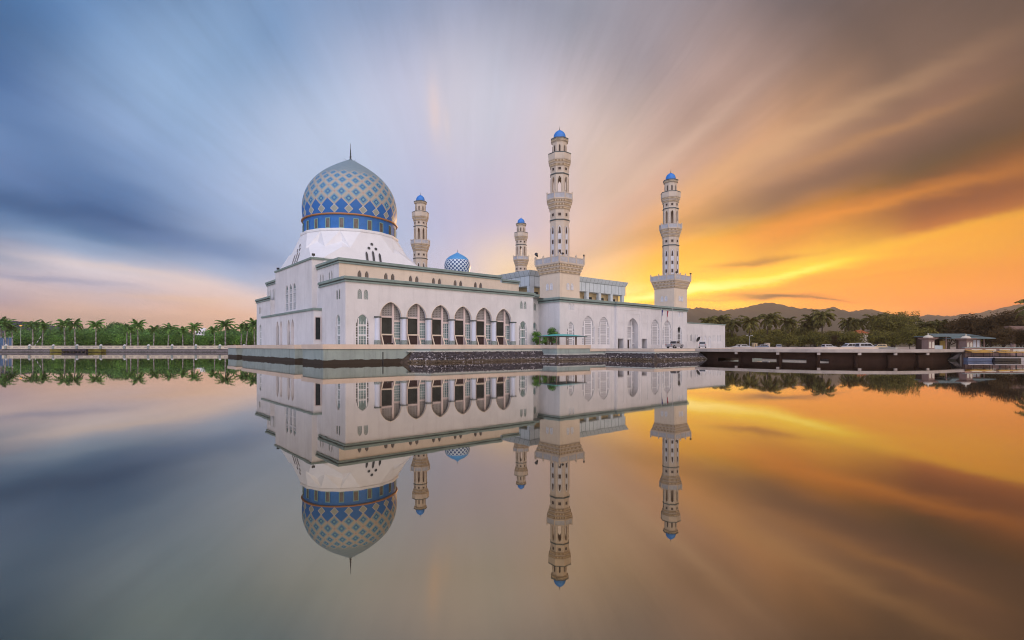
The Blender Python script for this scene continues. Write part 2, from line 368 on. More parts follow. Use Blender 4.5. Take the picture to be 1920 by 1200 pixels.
def dome_mat(name, small=False):
    """tile pattern from the mesh's own UV: u = column, v = row"""
    m = mat(name, (0.3, 0.4, 0.45), 0.42, spec=0.45)
    T = NT(m.node_tree); b = T.n['Principled BSDF']
    uv = T.new('ShaderNodeUVMap').outputs[0]
    u, v, _ = T.sep(uv)
    p = T.math('ADD', u, v); q = T.math('SUBTRACT', u, v)
    rp = T.math('ROUND', p); rq = T.math('ROUND', q)
    a = T.math('ABSOLUTE', T.math('SUBTRACT', p, rp)); bb = T.math('ABSOLUTE', T.math('SUBTRACT', q, rq))
    mx = T.math('MAXIMUM', a, bb)
    row = T.math('DIVIDE', T.math('SUBTRACT', rp, rq), 2.0)
    gt = lambda x, t: T.math('GREATER_THAN', x, t)
    C4 = lambda c: tuple(c) + (1,)
    if small:
        c = T.mix(gt(mx, 0.33), C4((0.013, 0.065, 0.23)), C4((0.66, 0.78, 0.88)))
        c = T.mix(gt(v, 3.4), c, C4((0.10, 0.36, 0.72)))
    else:
        c = T.mix(gt(mx, 0.115), C4((0.17, 0.38, 0.45)), C4((0.014, 0.095, 0.29)))
        c = T.mix(gt(mx, 0.205), c, C4((0.12, 0.32, 0.52)))
        c = T.mix(gt(mx, 0.30), c, C4((0.27, 0.33, 0.33)))
        c = T.mix(gt(mx, 0.385), c, C4((0.50, 0.45, 0.39)))
        c = T.mix(gt(mx, 0.425), c, C4((0.33, 0.34, 0.32)))
        c = T.mix(gt(mx, 0.472), c, C4((0.50, 0.40, 0.33)))
        c = T.mix(gt(T.math('MINIMUM', a, bb), 0.44), c, C4((0.45, 0.20, 0.15)))
        low = T.math('LESS_THAN', row, 0.75)
        c = T.mix(low, c, C4((0.014, 0.14, 0.46)))
        du = T.math('ABSOLUTE', T.math('SUBTRACT', u, T.math('ROUND', u)))
        dm = T.math('ADD', du, T.math('ABSOLUTE', T.math('SUBTRACT', v, 0.27)))
        c = T.mix(T.math('LESS_THAN', dm, 0.31), c, C4((0.60, 0.58, 0.53)))
        c = T.mix(T.math('LESS_THAN', dm, 0.262), c, C4((0.33, 0.36, 0.32)))
        top = T.mix(T.step(T.noise(T.comb(T.math('MULTIPLY', u, 1.0), T.math('MULTIPLY', v, 2.0), 0.0), 2.0, 5.0), 0.35, 0.65), C4((0.20, 0.28, 0.33)), C4((0.27, 0.34, 0.37)))
        tl = T.math('MAXIMUM', gt(mx, 0.46), 0.0)
        top = T.mix(tl, top, C4((0.20, 0.27, 0.31)))
        c = T.mix(gt(row, 3.75), c, top)
    T.l.new(c, b.inputs['Base Color'])
    return m
M['dome'] = dome_mat('dome_tiles')
M['dome_small'] = dome_mat('small_dome_tiles', True)

def water_mat():
    m = bpy.data.materials.new('still_water'); m.use_nodes = True
    T = NT(m.node_tree); T.n.clear()
    co = T.new('ShaderNodeTexCoord').outputs['Object']
    x, y, z = T.sep(co)
    bp = T.new('ShaderNodeBump'); bp.inputs['Strength'].default_value = 0.02; bp.inputs['Distance'].default_value = 0.05
    T.l.new(T.noise(T.comb(T.math('MULTIPLY', x, 0.25), T.math('MULTIPLY', y, 0.5), 0.0), 1.0, 3.0), bp.inputs['Height'])
    g = T.new('ShaderNodeBsdfAnisotropic'); T.l.new(T.step(T.noise(T.comb(T.math('MULTIPLY', x, 0.012), T.math('MULTIPLY', y, 0.035), 0.0), 1.0, 4.0), 0.35, 0.7, 0.012, 0.040), g.inputs['Roughness'])
    T.l.new(bp.outputs[0], g.inputs['Normal'])
    df = T.new('ShaderNodeBsdfDiffuse'); df.inputs['Color'].default_value = (0.030, 0.027, 0.022, 1)
    lw = T.new('ShaderNodeLayerWeight'); lw.inputs['Blend'].default_value = 0.5
    fc = lw.outputs['Facing']
    T.l.new(T.ramp(fc, [(0.40, (0.96, 0.74, 0.48)), (0.60, (0.97, 0.79, 0.50)), (0.82, (0.97, 0.89, 0.76)), (0.97, (0.97, 0.95, 0.93))]), g.inputs['Color'])
    f = T.sep(T.ramp(fc, [(0.40, (0.47,)*3), (0.60, (0.44,)*3), (0.80, (0.51,)*3), (0.90, (0.70,)*3), (0.97, (0.94,)*3)]))[0]
    ms = T.new('ShaderNodeMixShader'); T.l.new(f, ms.inputs[0])
    T.l.new(df.outputs[0], ms.inputs[1]); T.l.new(g.outputs[0], ms.inputs[2])
    T.l.new(ms.outputs[0], T.new('ShaderNodeOutputMaterial').inputs['Surface'])
    return m
M['water'] = water_mat()

def hill_mat(name, c0, c1):
    m = mat(name, c0, 0.95, spec=0.05)
    T = NT(m.node_tree); b = T.n['Principled BSDF']
    co = T.new('ShaderNodeTexCoord').outputs['Object']
    f = T.noise(co, 0.03, 6.0, 0.65)
    T.l.new(T.mix(T.step(f, 0.35, 0.65), tuple(c0) + (1,), tuple(c1) + (1,)), b.inputs['Base Color'])
    return m
M['hill_blue'] = hill_mat('haze_blue_hill', (0.012, 0.028, 0.05), (0.022, 0.045, 0.075))  # blue of the distant haze put into the colour of this hill
M['hill'] = hill_mat('wooded_hill', (0.020, 0.026, 0.016), (0.045, 0.05, 0.03))

# ------------------------------------------------------------------ mesh helpers
class MB:
    """collects shapes and links them as ONE mesh object"""
    def __init__(s): s.v = []; s.f = []; s.m = []; s.uv = {}
    def add(s, pts): s.v.extend([tuple(p) for p in pts]); return len(s.v) - len(pts)
    def face(s, pts, mi=0):
        b = s.add(pts); s.f.append(tuple(range(b, b + len(pts)))); s.m.append(mi)
    def box(s, x0, x1, y0, y1, z0, z1, mi=0):
        b = s.add([(x0,y0,z0),(x1,y0,z0),(x1,y1,z0),(x0,y1,z0),(x0,y0,z1),(x1,y0,z1),(x1,y1,z1),(x0,y1,z1)])
        for q in ((0,3,2,1),(4,5,6,7),(0,1,5,4),(1,2,6,5),(2,3,7,6),(3,0,4,7)):
            s.f.append(tuple(b + i for i in q)); s.m.append(mi)
    def obox(s, c, ax, ay, hx, hy, z0, z1, mi=0):
        """box with horizontal axes ax, ay (unit) round centre c"""
        p = [(c[0]+i*hx*ax[0]+j*hy*ay[0], c[1]+i*hx*ax[1]+j*hy*ay[1]) for i, j in ((-1,-1),(1,-1),(1,1),(-1,1))]
        s.prism(p, z0, z1, mi)
    def prism(s, poly, z0, z1, mi=0, cap=True, mtop=None):
        n = len(poly)
        b = s.add([(p[0], p[1], z0) for p in poly] + [(p[0], p[1], z1) for p in poly])
        for i in range(n):
            j = (i + 1) % n
            s.f.append((b+i, b+j, b+n+j, b+n+i)); s.m.append(mi)
        if cap:
            for t in tessellate_polygon([[Vector((p[0], p[1], 0)) for p in poly]]):
                s.f.append(tuple(b + n + i for i in t)); s.m.append(mi if mtop is None else mtop)
                s.f.append(tuple(b + i for i in reversed(t))); s.m.append(mi)
    def lathe(s, prof, n, cx=0, cy=0, rot=0.0, mi=0, mis=None, closed_top=False, scale_apothem=False):
        k = 1 / math.cos(PI / n) if scale_apothem else 1.0
        b = s.add([(cx + r*k*math.cos(2*PI*i/n + rot), cy + r*k*math.sin(2*PI*i/n + rot), z) for r, z in prof for i in range(n)])
        for j in range(len(prof) - 1):
            for i in range(n):
                i2 = (i + 1) % n
                s.f.append((b+j*n+i, b+j*n+i2, b+(j+1)*n+i2, b+(j+1)*n+i)); s.m.append(mi if mis is None else mis[j])
        if closed_top:
            s.f.append(tuple(b + (len(prof)-1)*n + i for i in range(n))); s.m.append(mi if mis is None else mis[-1])
    def tube(s, p0, p1, r0, r1=None, n=8, mi=0):
        if r1 is None: r1 = r0
        p0, p1 = Vector(p0), Vector(p1); dd = (p1 - p0).normalized()
        a = dd.orthogonal().normalized(); c = dd.cross(a)
        b = s.add([tuple(p + (a*math.cos(2*PI*i/n) + c*math.sin(2*PI*i/n))*r) for p, r in ((p0, r0), (p1, r1)) for i in range(n)])
        for i in range(n):
            j = (i+1) % n
            s.f.append((b+i, b+j, b+n+j, b+n+i)); s.m.append(mi)
        s.f.append(tuple(b+i for i in reversed(range(n)))); s.m.append(mi)
        s.f.append(tuple(b+n+i for i in range(n))); s.m.append(mi)
    def sweep(s, path, prof, closed=False, side=1, mi=0, mis=None):
        """profile [(out, z)] along a horizontal path, mitred; side=1 puts 'out' on the right of the path"""
        n = len(path); rows = []
        for i, p in enumerate(path):
            pr = path[i-1] if (closed or i > 0) else None
            nx = path[(i+1) % n] if (closed or i < n-1) else None
            def nrm(a, c):
                dx, dy = c[0]-a[0], c[1]-a[1]; l = math.hypot(dx, dy); return (dy/l*side, -dx/l*side)
            if pr is None: o = nrm(p, nx)
            elif nx is None: o = nrm(pr, p)
            else:
                a, c = nrm(pr, p), nrm(p, nx); mx, my = a[0]+c[0], a[1]+c[1]
                k = 2.0 / max(0.2, mx*mx + my*my); o = (mx*k, my*k)
            rows.append([(p[0]+o[0]*t, p[1]+o[1]*t, z) for t, z in prof])
        b = s.add([q for r in rows for q in r]); k = len(prof)
        for i in range(n if closed else n-1):
            j = (i+1) % n
            for t in range(k-1):
                s.f.append((b+i*k+t, b+j*k+t, b+j*k+t+1, b+i*k+t+1)); s.m.append(mi if mis is None else mis[t])
        if not closed:
            s.f.append(tuple(b+t for t in range(k))); s.m.append(mi)
            s.f.append(tuple(b+(n-1)*k+t for t in reversed(range(k)))); s.m.append(mi)
    def build(s, name, mats, parent=None, smooth=False, loc=None):
        me = bpy.data.meshes.new(name); me.from_pydata(s.v, [], s.f)
        for x in (mats if isinstance(mats, (list, tuple)) else [mats]): me.materials.append(M[x])
        me.polygons.foreach_set('material_index', s.m)
        if smooth: me.polygons.foreach_set('use_smooth', [True] * len(s.f))
        if s.uv:
            L = me.uv_layers.new(name='UVMap')
            for fi, uvs in s.uv.items():
                for k, li in enumerate(me.polygons[fi].loop_indices): L.data[li].uv = uvs[k]
        me.update()
        o = bpy.data.objects.new(name, me); COL.objects.link(o)
        if parent is not None: o.parent = parent
        if loc is not None: o.location = loc
        return o

def tag(o, label, cat, group=None, kind=None):
    if label: o['label'] = label
    if cat: o['category'] = cat
    if group: o['group'] = group
    if kind: o['kind'] = kind
    return o
def thing(name, label, cat, loc=(0,0,0), rz=0.0, group=None):
    o = bpy.data.objects.new(name, None); COL.objects.link(o)
    o.location = loc; o.rotation_euler = (0, 0, rz); o.empty_display_size = 0.5
    return tag(o, label, cat, group)
def struct(name, mb, mats, smooth=False):
    o = mb.build(name, mats, None, smooth); o['kind'] = 'structure'; return o
KIDS = {}
def kids(o):
    return [c for c in o.children]
def dup(root, loc, rz=0.0, sc=1.0, label=None, group=None):
    def cp(o, par):
        c = o.copy(); COL.objects.link(c)
        if par is not None: c.parent = par
        for ch in list(o.children): cp(ch, c)
        return c
    r = cp(root, None); r.location = loc; r.rotation_euler = (0, 0, rz); r.scale = (sc, sc, sc) if not isinstance(sc, tuple) else sc
    if label: r['label'] = label
    if group: r['group'] = group
    return r
ORD = ['first','second','third','fourth','fifth','sixth','seventh','eighth','ninth','tenth','eleventh','twelfth','thirteenth','fourteenth','fifteenth','sixteenth','seventeenth','eighteenth','nineteenth','twentieth']

# ------------------------------------------------------------------ arches, walls with openings, windows
def arch(cx, w, z0, zs, zt, n=7):
    """pointed-arch outline, counter-clockwise from bottom left ... returns closed list (s, z)"""
    hw = w / 2; H = zt - zs; c = max(0.02, (H*H - hw*hw) / (2*hw)); r = hw + c
    if H < hw * 1.02:
        pts = [(hw * math.cos(t), H * math.sin(t) ** 0.9) for t in [PI/2*i/n for i in range(n+1)]]
    else:
        a1 = math.atan2(H, c); pts = [(-c + r*math.cos(a1*i/n), r*math.sin(a1*i/n)) for i in range(n+1)]
    right = [(cx + x, zs + z) for x, z in pts]
    left = [(2*cx - x, z) for x, z in reversed(right[:-1])]
    return [(cx - hw, z0), (cx + hw, z0)] + right + left
def env(cx, W, cw, zs, zt):
    """pointed crown over a stepped window, right spring -> apex -> left spring"""
    return arch(cx, cw + (W-cw)*.66, 0, zs, zt, 9)[2:]
def stepped(cx, W, cw, z0, zside, zs, zt):
    """wide window: tall centre light and side lights under one pointed crown, a small step at its springing"""
    hw = W/2
    return [(cx-hw, z0), (cx+hw, z0), (cx+hw, zside)] + env(cx, W, cw, zs, zt) + [(cx-hw, zside)]
class Plane:
    """vertical wall plane: point(s, z, depth); depth goes into the building"""
    def __init__(s, o, ds, inward): s.o = o; s.ds = ds; s.i = inward
    def __call__(s, a, z, dp=0.0):
        return (s.o[0] + s.ds[0]*a + s.i[0]*dp, s.o[1] + s.ds[1]*a + s.i[1]*dp, z)
def wall(mb, P, outline, holes=(), reveal=0.3, mi=0, mi_rev=None):
    loops = [[Vector((a, z, 0)) for a, z in outline]] + [[Vector((a, z, 0)) for a, z in h] for h in holes]
    flat = [q for L in loops for q in L]
    b = mb.add([P(q.x, q.y) for q in flat])
    for t in tessellate_polygon(loops):
        mb.f.append(tuple(b + i for i in t)); mb.m.append(mi)
    for h in holes:
        n = len(h)
        for i in range(n):
            a, c = h[i], h[(i+1) % n]
            mb.face([P(a[0], a[1]), P(c[0], c[1]), P(c[0], c[1], reveal), P(a[0], a[1], reveal)], mi if mi_rev is None else mi_rev)
def pane(P, outline, dp, name, m, parent):
    mb = MB(); loops = [[Vector((a, z, 0)) for a, z in outline]]
    b = mb.add([P(a, z, dp) for a, z in outline])
    for t in tessellate_polygon(loops): mb.f.append(tuple(b + i for i in t)); mb.m.append(0)
    return mb.build(name, m, parent)
def pbar(mb, P, a0, a1, z0, z1, d0, d1, mi=0):
    """bar on a wall plane between s a0..a1, z0..z1, depth d0..d1"""
    q = [P(a0,z0,d0),P(a1,z0,d0),P(a1,z0,d1),P(a0,z0,d1),P(a0,z1,d0),P(a1,z1,d0),P(a1,z1,d1),P(a0,z1,d1)]
    b = mb.add(q)
    for f in ((0,3,2,1),(4,5,6,7),(0,1,5,4),(1,2,6,5),(2,3,7,6),(3,0,4,7)): mb.f.append(tuple(b+i for i in f)); mb.m.append(mi)
def band(mb, P, outline, w, d0, d1, mi=0, skip_bottom=True):
    """flat border of width w following the outline inwards (towards its centroid)"""
    n = len(outline); cxs = sum(p[0] for p in outline)/n
    zm = max(p[1] for p in outline); zn = min(p[1] for p in outline); W_ = max(p[0] for p in outline) - min(p[0] for p in outline)
    inn = []
    for i in range(n):
        p0, p, p1 = outline[i-1], outline[i], outline[(i+1) % n]
        def nr(a, c):
            dx, dz = c[0]-a[0], c[1]-a[1]; l = math.hypot(dx, dz) or 1; return (-dz/l, dx/l)
        a, c = nr(p0, p), nr(p, p1); mx, mz = a[0]+c[0], a[1]+c[1]; k = 2/max(0.5, mx*mx+mz*mz)
        inn.append((p[0]+mx*k*w, p[1]+mz*k*w))
    for i in range(n):
        j = (i+1) % n
        if skip_bottom and abs(outline[i][1]-zn) < 1e-6 and abs(outline[j][1]-zn) < 1e-6: continue
        mb.face([P(*outline[i], d0), P(*outline[j], d0), P(*inn[j], d0), P(*inn[i], d0)], mi)
        mb.face([P(*inn[i], d0), P(*inn[j], d0), P(*inn[j], d1), P(*inn[i], d1)], mi)
    return inn
def win_stepped(P, cx, W_, cw, z0, zside, zs, zt, trans, strans, parent, pm='glass_green', side_pm='glass_grey', mull=0.17, muntin=True, dep=0.22, cols=3, rows=0.42):
    out = stepped(cx, W_, cw, z0, zside, zs, zt)
    fr = MB()
    for sgn in (-1, 1):
        pbar(fr, P, cx + sgn*cw/2 - mull/2, cx + sgn*cw/2 + mull/2, z0, zs + (zt-zs)*.50, dep-0.12, dep+0.05)
        for zz in strans:
            a0, a1 = sorted((cx + sgn*(cw/2 + mull/2), cx + sgn*(W_/2 + 0.05)))
            pbar(fr, P, a0, a1, zz-0.09, zz+0.09, dep-0.10, dep+0.05)
    for zz in trans: pbar(fr, P, cx - cw/2 + mull/2, cx + cw/2 - mull/2, zz-0.09, zz+0.09, dep-0.11, dep+0.05)
    cr = env(cx, W_, cw, zs, zt); inc = [p for p in cr if abs(p[0]-cx) < cw/2-.01]
    zc = [z for (x0, z0_), (x1, z) in zip(cr, cr[1:]) if x1-cx < cw/2][0]
    band(fr, P, out, 0.055, dep-0.115, dep+0.05)
    if muntin:
        for k in range(1, cols):
            a = cx - cw/2 + cw*k/cols; pbar(fr, P, a-0.02, a+0.02, z0, zs+0.15, dep-0.03, dep+0.03)
        zz = z0 + rows
        while zz < zs + 0.1:
            pbar(fr, P, cx-cw/2+mull/2, cx+cw/2-mull/2, zz-0.017, zz+0.017, dep-0.025, dep+0.03)
            for sgn in (-1, 1):
                a0, a1 = sorted((cx + sgn*(cw/2 + mull/2), cx + sgn*W_/2))
                if zz < zside: pbar(fr, P, a0, a1, zz-0.03, zz+0.03, dep-0.02, dep+0.03)
            zz += rows
    f = fr.build('window', 'frame', parent)
    pane(P, [(cx-cw/2, z0), (cx+cw/2, z0), (cx+cw/2, zc-.06)] + inc + [(cx-cw/2, zc-.06)], dep, 'pane', pm, f)
    for sgn in (-1, 1):
        a0, a1 = sorted((cx + sgn*cw/2, cx + sgn*W_/2))
        zi = zc - .02; m_ = cx + sgn*(cw*.5 + (W_-cw)*.33)
        o2 = [(a0,z0),(a1,z0),(a1,zside),(m_,zs),(a0,zi)] if sgn > 0 else [(a0,z0),(a1,z0),(a1,zi),(m_,zs),(a0,zside)]
        pane(P, o2, dep+0.004, 'side_pane', side_pm, f)
    return out
def win_small(P, cx, w, z0, zs, zt, parent, fill='lattice_pale', bars=True, dep=0.16, name='window', fm='frame', fw=0.06):
    """small pointed window: border, lattice of rings or plain pane"""
    out = arch(cx, w, z0, zs, zt, 5)
    fr = MB(); band(fr, P, out, fw, dep-0.08, dep+0.02, skip_bottom=False)
    if bars:
        n = max(1, int((zs - z0) / (w*0.62)))
        for k in range(n + 1):
            zc = z0 + w*0.45 + k*(zs - z0 - w*0.3)/max(1, n)
            pts = [(cx + w*0.27*math.cos(2*PI*i/8), zc + w*0.27*math.sin(2*PI*i/8)) for i in range(8)]
            band(fr, P, pts, w*0.09, dep-0.05, dep+0.01, skip_bottom=False)
    f = fr.build(name, fm, parent)
    pane(P, out, dep, 'pane', fill, f)
    return out

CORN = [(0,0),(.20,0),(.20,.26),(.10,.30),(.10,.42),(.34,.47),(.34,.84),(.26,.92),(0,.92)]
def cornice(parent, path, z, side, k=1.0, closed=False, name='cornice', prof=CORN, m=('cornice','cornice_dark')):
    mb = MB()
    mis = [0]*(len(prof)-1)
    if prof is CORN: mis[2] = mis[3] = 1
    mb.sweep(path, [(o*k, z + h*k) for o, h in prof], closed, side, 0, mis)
    return mb.build(name, m, parent)

# ------------------------------------------------------------------ the mosque: local axes u (along the arcade), v (along the west front)
ROT = R(40)
MC = Vector((-26.8, 82.4, 0))
ux, uy = math.cos(ROT), math.sin(ROT)
def loc2w(u, v, z=0.0): return Vector((MC.x + u*ux - v*uy, MC.y + u*uy + v*ux, z))
GZ = 2.95                                  # terrace level
hall = thing('prayer_hall', 'white prayer hall with arcade and great blue tiled dome', 'mosque', MC, ROT)

PF = Plane((0,0), (1,0), (0,1))            # arcade front, s = u
PL = Plane((0,0), (0,1), (1,0))            # west front, s = v
ARCS = [7.95 + 4.97*i for i in range(6)]
SPR, APX = 7.66, 10.22
def arcade_hole(c): return arch(c, 3.98, GZ, SPR, APX, 9)
# -- arcade front and wings
mb = MB()
small = [(2.40,.76,10.42,11.4,12.05),(3.48,.76,10.42,11.4,12.05),(37.5,.76,10.5,11.45,12.1),(38.55,.76,10.5,11.45,12.1)]
holes = [arcade_hole(c) for c in ARCS] + [arch(c, w, a, b, t, 5) for c, w, a, b, t in small]
stw = [(2.9, 2.3, 1.43, GZ, 6.45, 6.6, 7.95), (38.0, 2.3, 1.43, GZ, 6.45, 6.6, 7.95)]
holes += [stepped(*s_) for s_ in stw]
wall(mb, PF, [(0, 2.5), (40.9, 2.5), (40.9, 13.15), (0, 13.15)], holes, 0.45)
wl = [stepped(3.1, 2.2, 1.35, GZ, 6.5, 6.65, 7.95)] + [arch(c, .68, 10.45, 11.5, 12.1, 5) for c in (2.55, 3.6)]
wall(mb, PL, [(0, 2.5), (11.8, 2.5), (11.8, 13.15), (0, 13.15)], wl, 0.4)
wl2 = [stepped(51.6, 2.2, 1.35, GZ, 6.5, 6.65, 7.95)] + [arch(c, .68, 10.45, 11.5, 12.1, 5) for c in (51.1, 52.2)]
wall(mb, PL, [(43, 2.5), (54.8, 2.5), (54.8, 13.15), (43, 13.15)], wl2, 0.4)
def vwall(mb, a, b, z0, z1, mi=0): mb.face([(a[0],a[1],z0),(b[0],b[1],z0),(b[0],b[1],z1),(a[0],a[1],z1)], mi)
for a, b in (((0,11.8),(.9,11.8)),((.9,11.8),(.9,15.8)),((0,43),(.9,43)),((.9,43),(.9,39)),((0,54.8),(44.3,54.8)),((40.9,0),(40.9,2))): vwall(mb, a, b, 2.5, 13.15)
PR = Plane((0,2), (1,0), (0,1))
wall(mb, PR, [(40.9,2.5),(44.3,2.5),(44.3,13.15),(40.9,13.15)], [stepped(43.1,1.7,1.0,GZ,6.45,6.6,7.95), arch(43.15,.72,10.5,11.45,12.1,5)], 0.3)
mb.face([(.92,0,13.1),(44.3,0,13.1),(44.3,54.8,13.1),(.92,54.8,13.1)], 1)
for a_, b_ in ((0,11.8),(43,54.8)): mb.face([(0,a_,13.1),(.92,a_,13.1),(.92,b_,13.1),(0,b_,13.1)], 1)
mb.build('lower_wall', ('plaster','roof'), hall)
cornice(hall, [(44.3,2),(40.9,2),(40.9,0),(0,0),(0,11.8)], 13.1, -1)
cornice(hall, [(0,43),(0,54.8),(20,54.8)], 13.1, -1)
for c, w, a, b, t in small: win_small(PF, c, w, a, b, t, hall, fill='lattice_pale', fm='pedestal')
for c in (2.55, 3.6): win_small(PL, c, .68, 10.45, 11.5, 12.1, hall, fill='glass_grey', fm='pedestal')
for c in (51.1, 52.2): win_small(PL, c, .68, 10.45, 11.5, 12.1, hall, fill='glass_grey', fm='pedestal')
for s_ in stw: win_stepped(PF, *s_, (4.5, 6.15), (4.15, 5.85), hall)
win_stepped(PL, 3.1, 2.2, 1.35, GZ, 6.5, 6.65, 7.95, (4.5, 6.15), (4.15, 5.85), hall)
win_stepped(PL, 51.6, 2.2, 1.35, GZ, 6.5, 6.65, 7.95, (4.5, 6.15), (4.15, 5.85), hall)
win_stepped(PR, 43.1, 1.7, 1.0, GZ, 6.45, 6.6, 7.95, (4.5, 6.15), (4.15, 5.85), hall, mull=.13)
win_small(PR, 43.15, .72, 10.5, 11.45, 12.1, hall, fill='lattice_pale', fm='pedestal')
# -- arcade: columns, arch trims, screens
for i, c in enumerate(ARCS):
    tr = MB(); o = arcade_hole(c); n = len(o)
    crown = [p for p in o[2:] ]
    for k in range(len(crown)-1):
        a, b = crown[k], crown[k+1]
        ea = ((a[0]-c)*1.035+c, SPR+(a[1]-SPR)*1.035); eb = ((b[0]-c)*1.035+c, SPR+(b[1]-SPR)*1.035)
        tr.face([PF(*a,-.05),PF(*b,-.05),PF(*eb,-.05),PF(*ea,-.05)]); tr.face([PF(*ea,-.05),PF(*eb,-.05),PF(*eb,0),PF(*ea,0)])
        tr.face([PF(*a,-.05),PF(*b,-.05),PF(*b,.02),PF(*a,.02)])
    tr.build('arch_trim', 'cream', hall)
    D0 = 0.75                                              # screen depth
    ins = arch(c, 4.9, GZ, SPR, APX + .3, 9)
    tym = pane(PF, ins, D0 + .12, 'screen', 'grille', hall)
    sc = MB()                                              # pink frame of the bay
    pbar(sc, PF, c+.55, c+.95, GZ, APX+.1, D0-.15, D0+.1)
    for a0, a1, z in ((c-2.4, c+.55, 7.72), (c-2.4, c+.55, 4.66), (c+.95, c+2.6, 7.05), (c+.95, c+2.6, 4.0)):
        pbar(sc, PF, a0, a1, z-.13, z+.13, D0-.10, D0+.1)
    pbar(sc, PF, c-1.62, c-1.40, GZ, APX-1.2, D0-.12, D0+.1)
    fr = sc.build('bay_frame', 'rosewood', hall)
    dg = MB(); dg.face([PF(c-1.4,4.78,D0+.05),PF(c+.55,4.78,D0+.05),PF(c+.55,7.6,D0+.05),PF(c-1.4,7.6,D0+.05)]); dg.build('pane', 'glass_dark', fr)
    gm = MB()                                              # muntins of the greenish lights
    for zz in [4.13 + .46*k for k in range(7)] + [3.4, 3.0]: pbar(gm, PF, c+.95, c+2.4, zz-.025, zz+.025, D0-.02, D0+.06)
    for k in range(1, 4): pbar(gm, PF, c+.95+k*.4-.02, c+.95+k*.4+.02, GZ, 7.0, D0-.03, D0+.06)
    w_ = gm.build('window', 'frame', hall)
    pane(PF, [(c+.95,GZ),(c+2.5,GZ),(c+2.5,7.0),(c+.95,7.0)], D0+.05, 'pane', 'glass_green', w_)
    # leaning door surround
    ds = MB()
    for a in (c-1.45, c+.75):
        for dd in (0,):
            q = [PF(a-.10,GZ,-.28),PF(a+.10,GZ,-.28),PF(a+.10,GZ,-.10),PF(a-.10,GZ,-.10),PF(a-.10,4.72,D0-.18),PF(a+.10,4.72,D0-.18),PF(a+.10,4.72,D0),PF(a-.10,4.72,D0)]
            b = ds.add(q)
            for f in ((0,3,2,1),(4,5,6,7),(0,1,5,4),(1,2,6,5),(2,3,7,6),(3,0,4,7)): ds.f.append(tuple(b+x for x in f)); ds.m.append(0)
    pbar(ds, PF, c-1.55, c+.85, 4.60, 4.80, D0-.22, D0)
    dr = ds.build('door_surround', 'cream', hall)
    pane(PF, [(c-1.4,GZ),(c+.6,GZ),(c+.6,4.55),(c-1.4,4.55)], D0+.06, 'door', 'red_dark', dr)
    mb2 = MB(); mb2.face([PF(c+.62,GZ,-.2),PF(c+.62,GZ,D0),PF(c+.62,4.6,D0),PF(c+.62,4.6,D0-.1)]); mb2.build('door_cheek', 'rosewood', dr)
for i in range(7):
    cu = ARCS[0] - 4.97/2 + 4.97*i
    b = MB(); b.lathe([(.50,GZ+.78),(.47,GZ+1.0),(.45,SPR-.2)], 20, cu, .02)
    co = b.build('column', 'column', hall, True)
    b = MB(); b.box(cu-.56, cu+.56, -.42, .5, SPR-.22, SPR+.03); b.build('capital', 'cornice_dark', co)
    b = MB(); b.lathe([(.62,GZ),(.62,GZ+.62),(.56,GZ+.78),(.3,GZ+.80)], 8, cu, .02, PI/8, closed_top=True); b.build('pedestal', 'pedestal', co)
# -- central west block and porch
mb = MB()
BV0, BV1, BZ = 15.8, 39.0, 18.75
trip = [(28.4 + k*2.45, 1.95, 10.0, 13.9, 15.35) for k in (-1, 0, 1)]
wall(mb, PL, [(BV0,2.5),(BV1,2.5),(BV1,BZ),(BV0,BZ)], [arch(c,w,a,b,t,6) for c,w,a,b,t in trip], .3)
vwall(mb, (0,BV0), (9,BV0), 2.5, BZ); vwall(mb, (0,BV1), (9,BV1), 2.5, BZ); vwall(mb, (9,BV0), (9,BV1), 13, BZ)
mb.face([(0,BV0,BZ),(9,BV0,BZ),(9,BV1,BZ),(0,BV1,BZ)], 1)
mb.build('west_block_wall', ('plaster','roof'), hall)
TH = [(0,0),(.16,0),(.20,.16),(.20,.40),(0,.46)]
cornice(hall, [(8,BV0),(0,BV0),(0,BV1),(8,BV1)], BZ, -1, prof=TH, m=('cornice',))
for c, w, a, b, t in trip:
    fr = MB(); out = arch(c, w, a, b, t, 6)
    band(fr, PL, out, .10, .08, .22, skip_bottom=False)
    for zz in (11.55, 13.5): pbar(fr, PL, c-w/2, c+w/2, zz-.12, zz+.12, .08, .22)
    for k in (1, 2): pbar(fr, PL, c-w/2+w*k/3-.03, c-w/2+w*k/3+.03, a, b+.4, .10, .22)
    zz = a + .38
    while zz < b + .6: pbar(fr, PL, c-w/2, c+w/2, zz-.03, zz+.03, .11, .22); zz += .38
    f = fr.build('window', 'lattice_white', hall); pane(PL, out, .2, 'pane', 'glass_green', f)
mb = MB()
PP = Plane((-1.4,0), (0,1), (1,0)); PV0, PV1, PZ = 10.75, 44.4, 8.98
nich = [(32.4,1.75),(29.95,1.75),(24.85,1.8),(22.45,1.8)]
wall(mb, PP, [(PV0,2.5),(PV1,2.5),(PV1,PZ),(PV0,PZ)], [arch(c,w,GZ,6.35,7.9,6) for c,w in nich], .5)
PQ = Plane((0,PV0), (1,0), (0,1))
wall(mb, PQ, [(-1.4,2.5),(0,2.5),(0,PZ),(-1.4,PZ)], [[(-1.08,3.85),(-.16,3.85),(-.16,7.75),(-1.08,7.75)]], .25)
vwall(mb, (-1.4,PV1), (0,PV1), 2.5, PZ)
mb.face([(-1.4,PV0,PZ),(0,PV0,PZ),(0,PV1,PZ),(-1.4,PV1,PZ)])
mb.build('porch_wall', 'plaster', hall)
cornice(hall, [(0,PV0),(-1.4,PV0),(-1.4,PV1),(0,PV1)], PZ, -1, prof=TH, m=('cornice',))
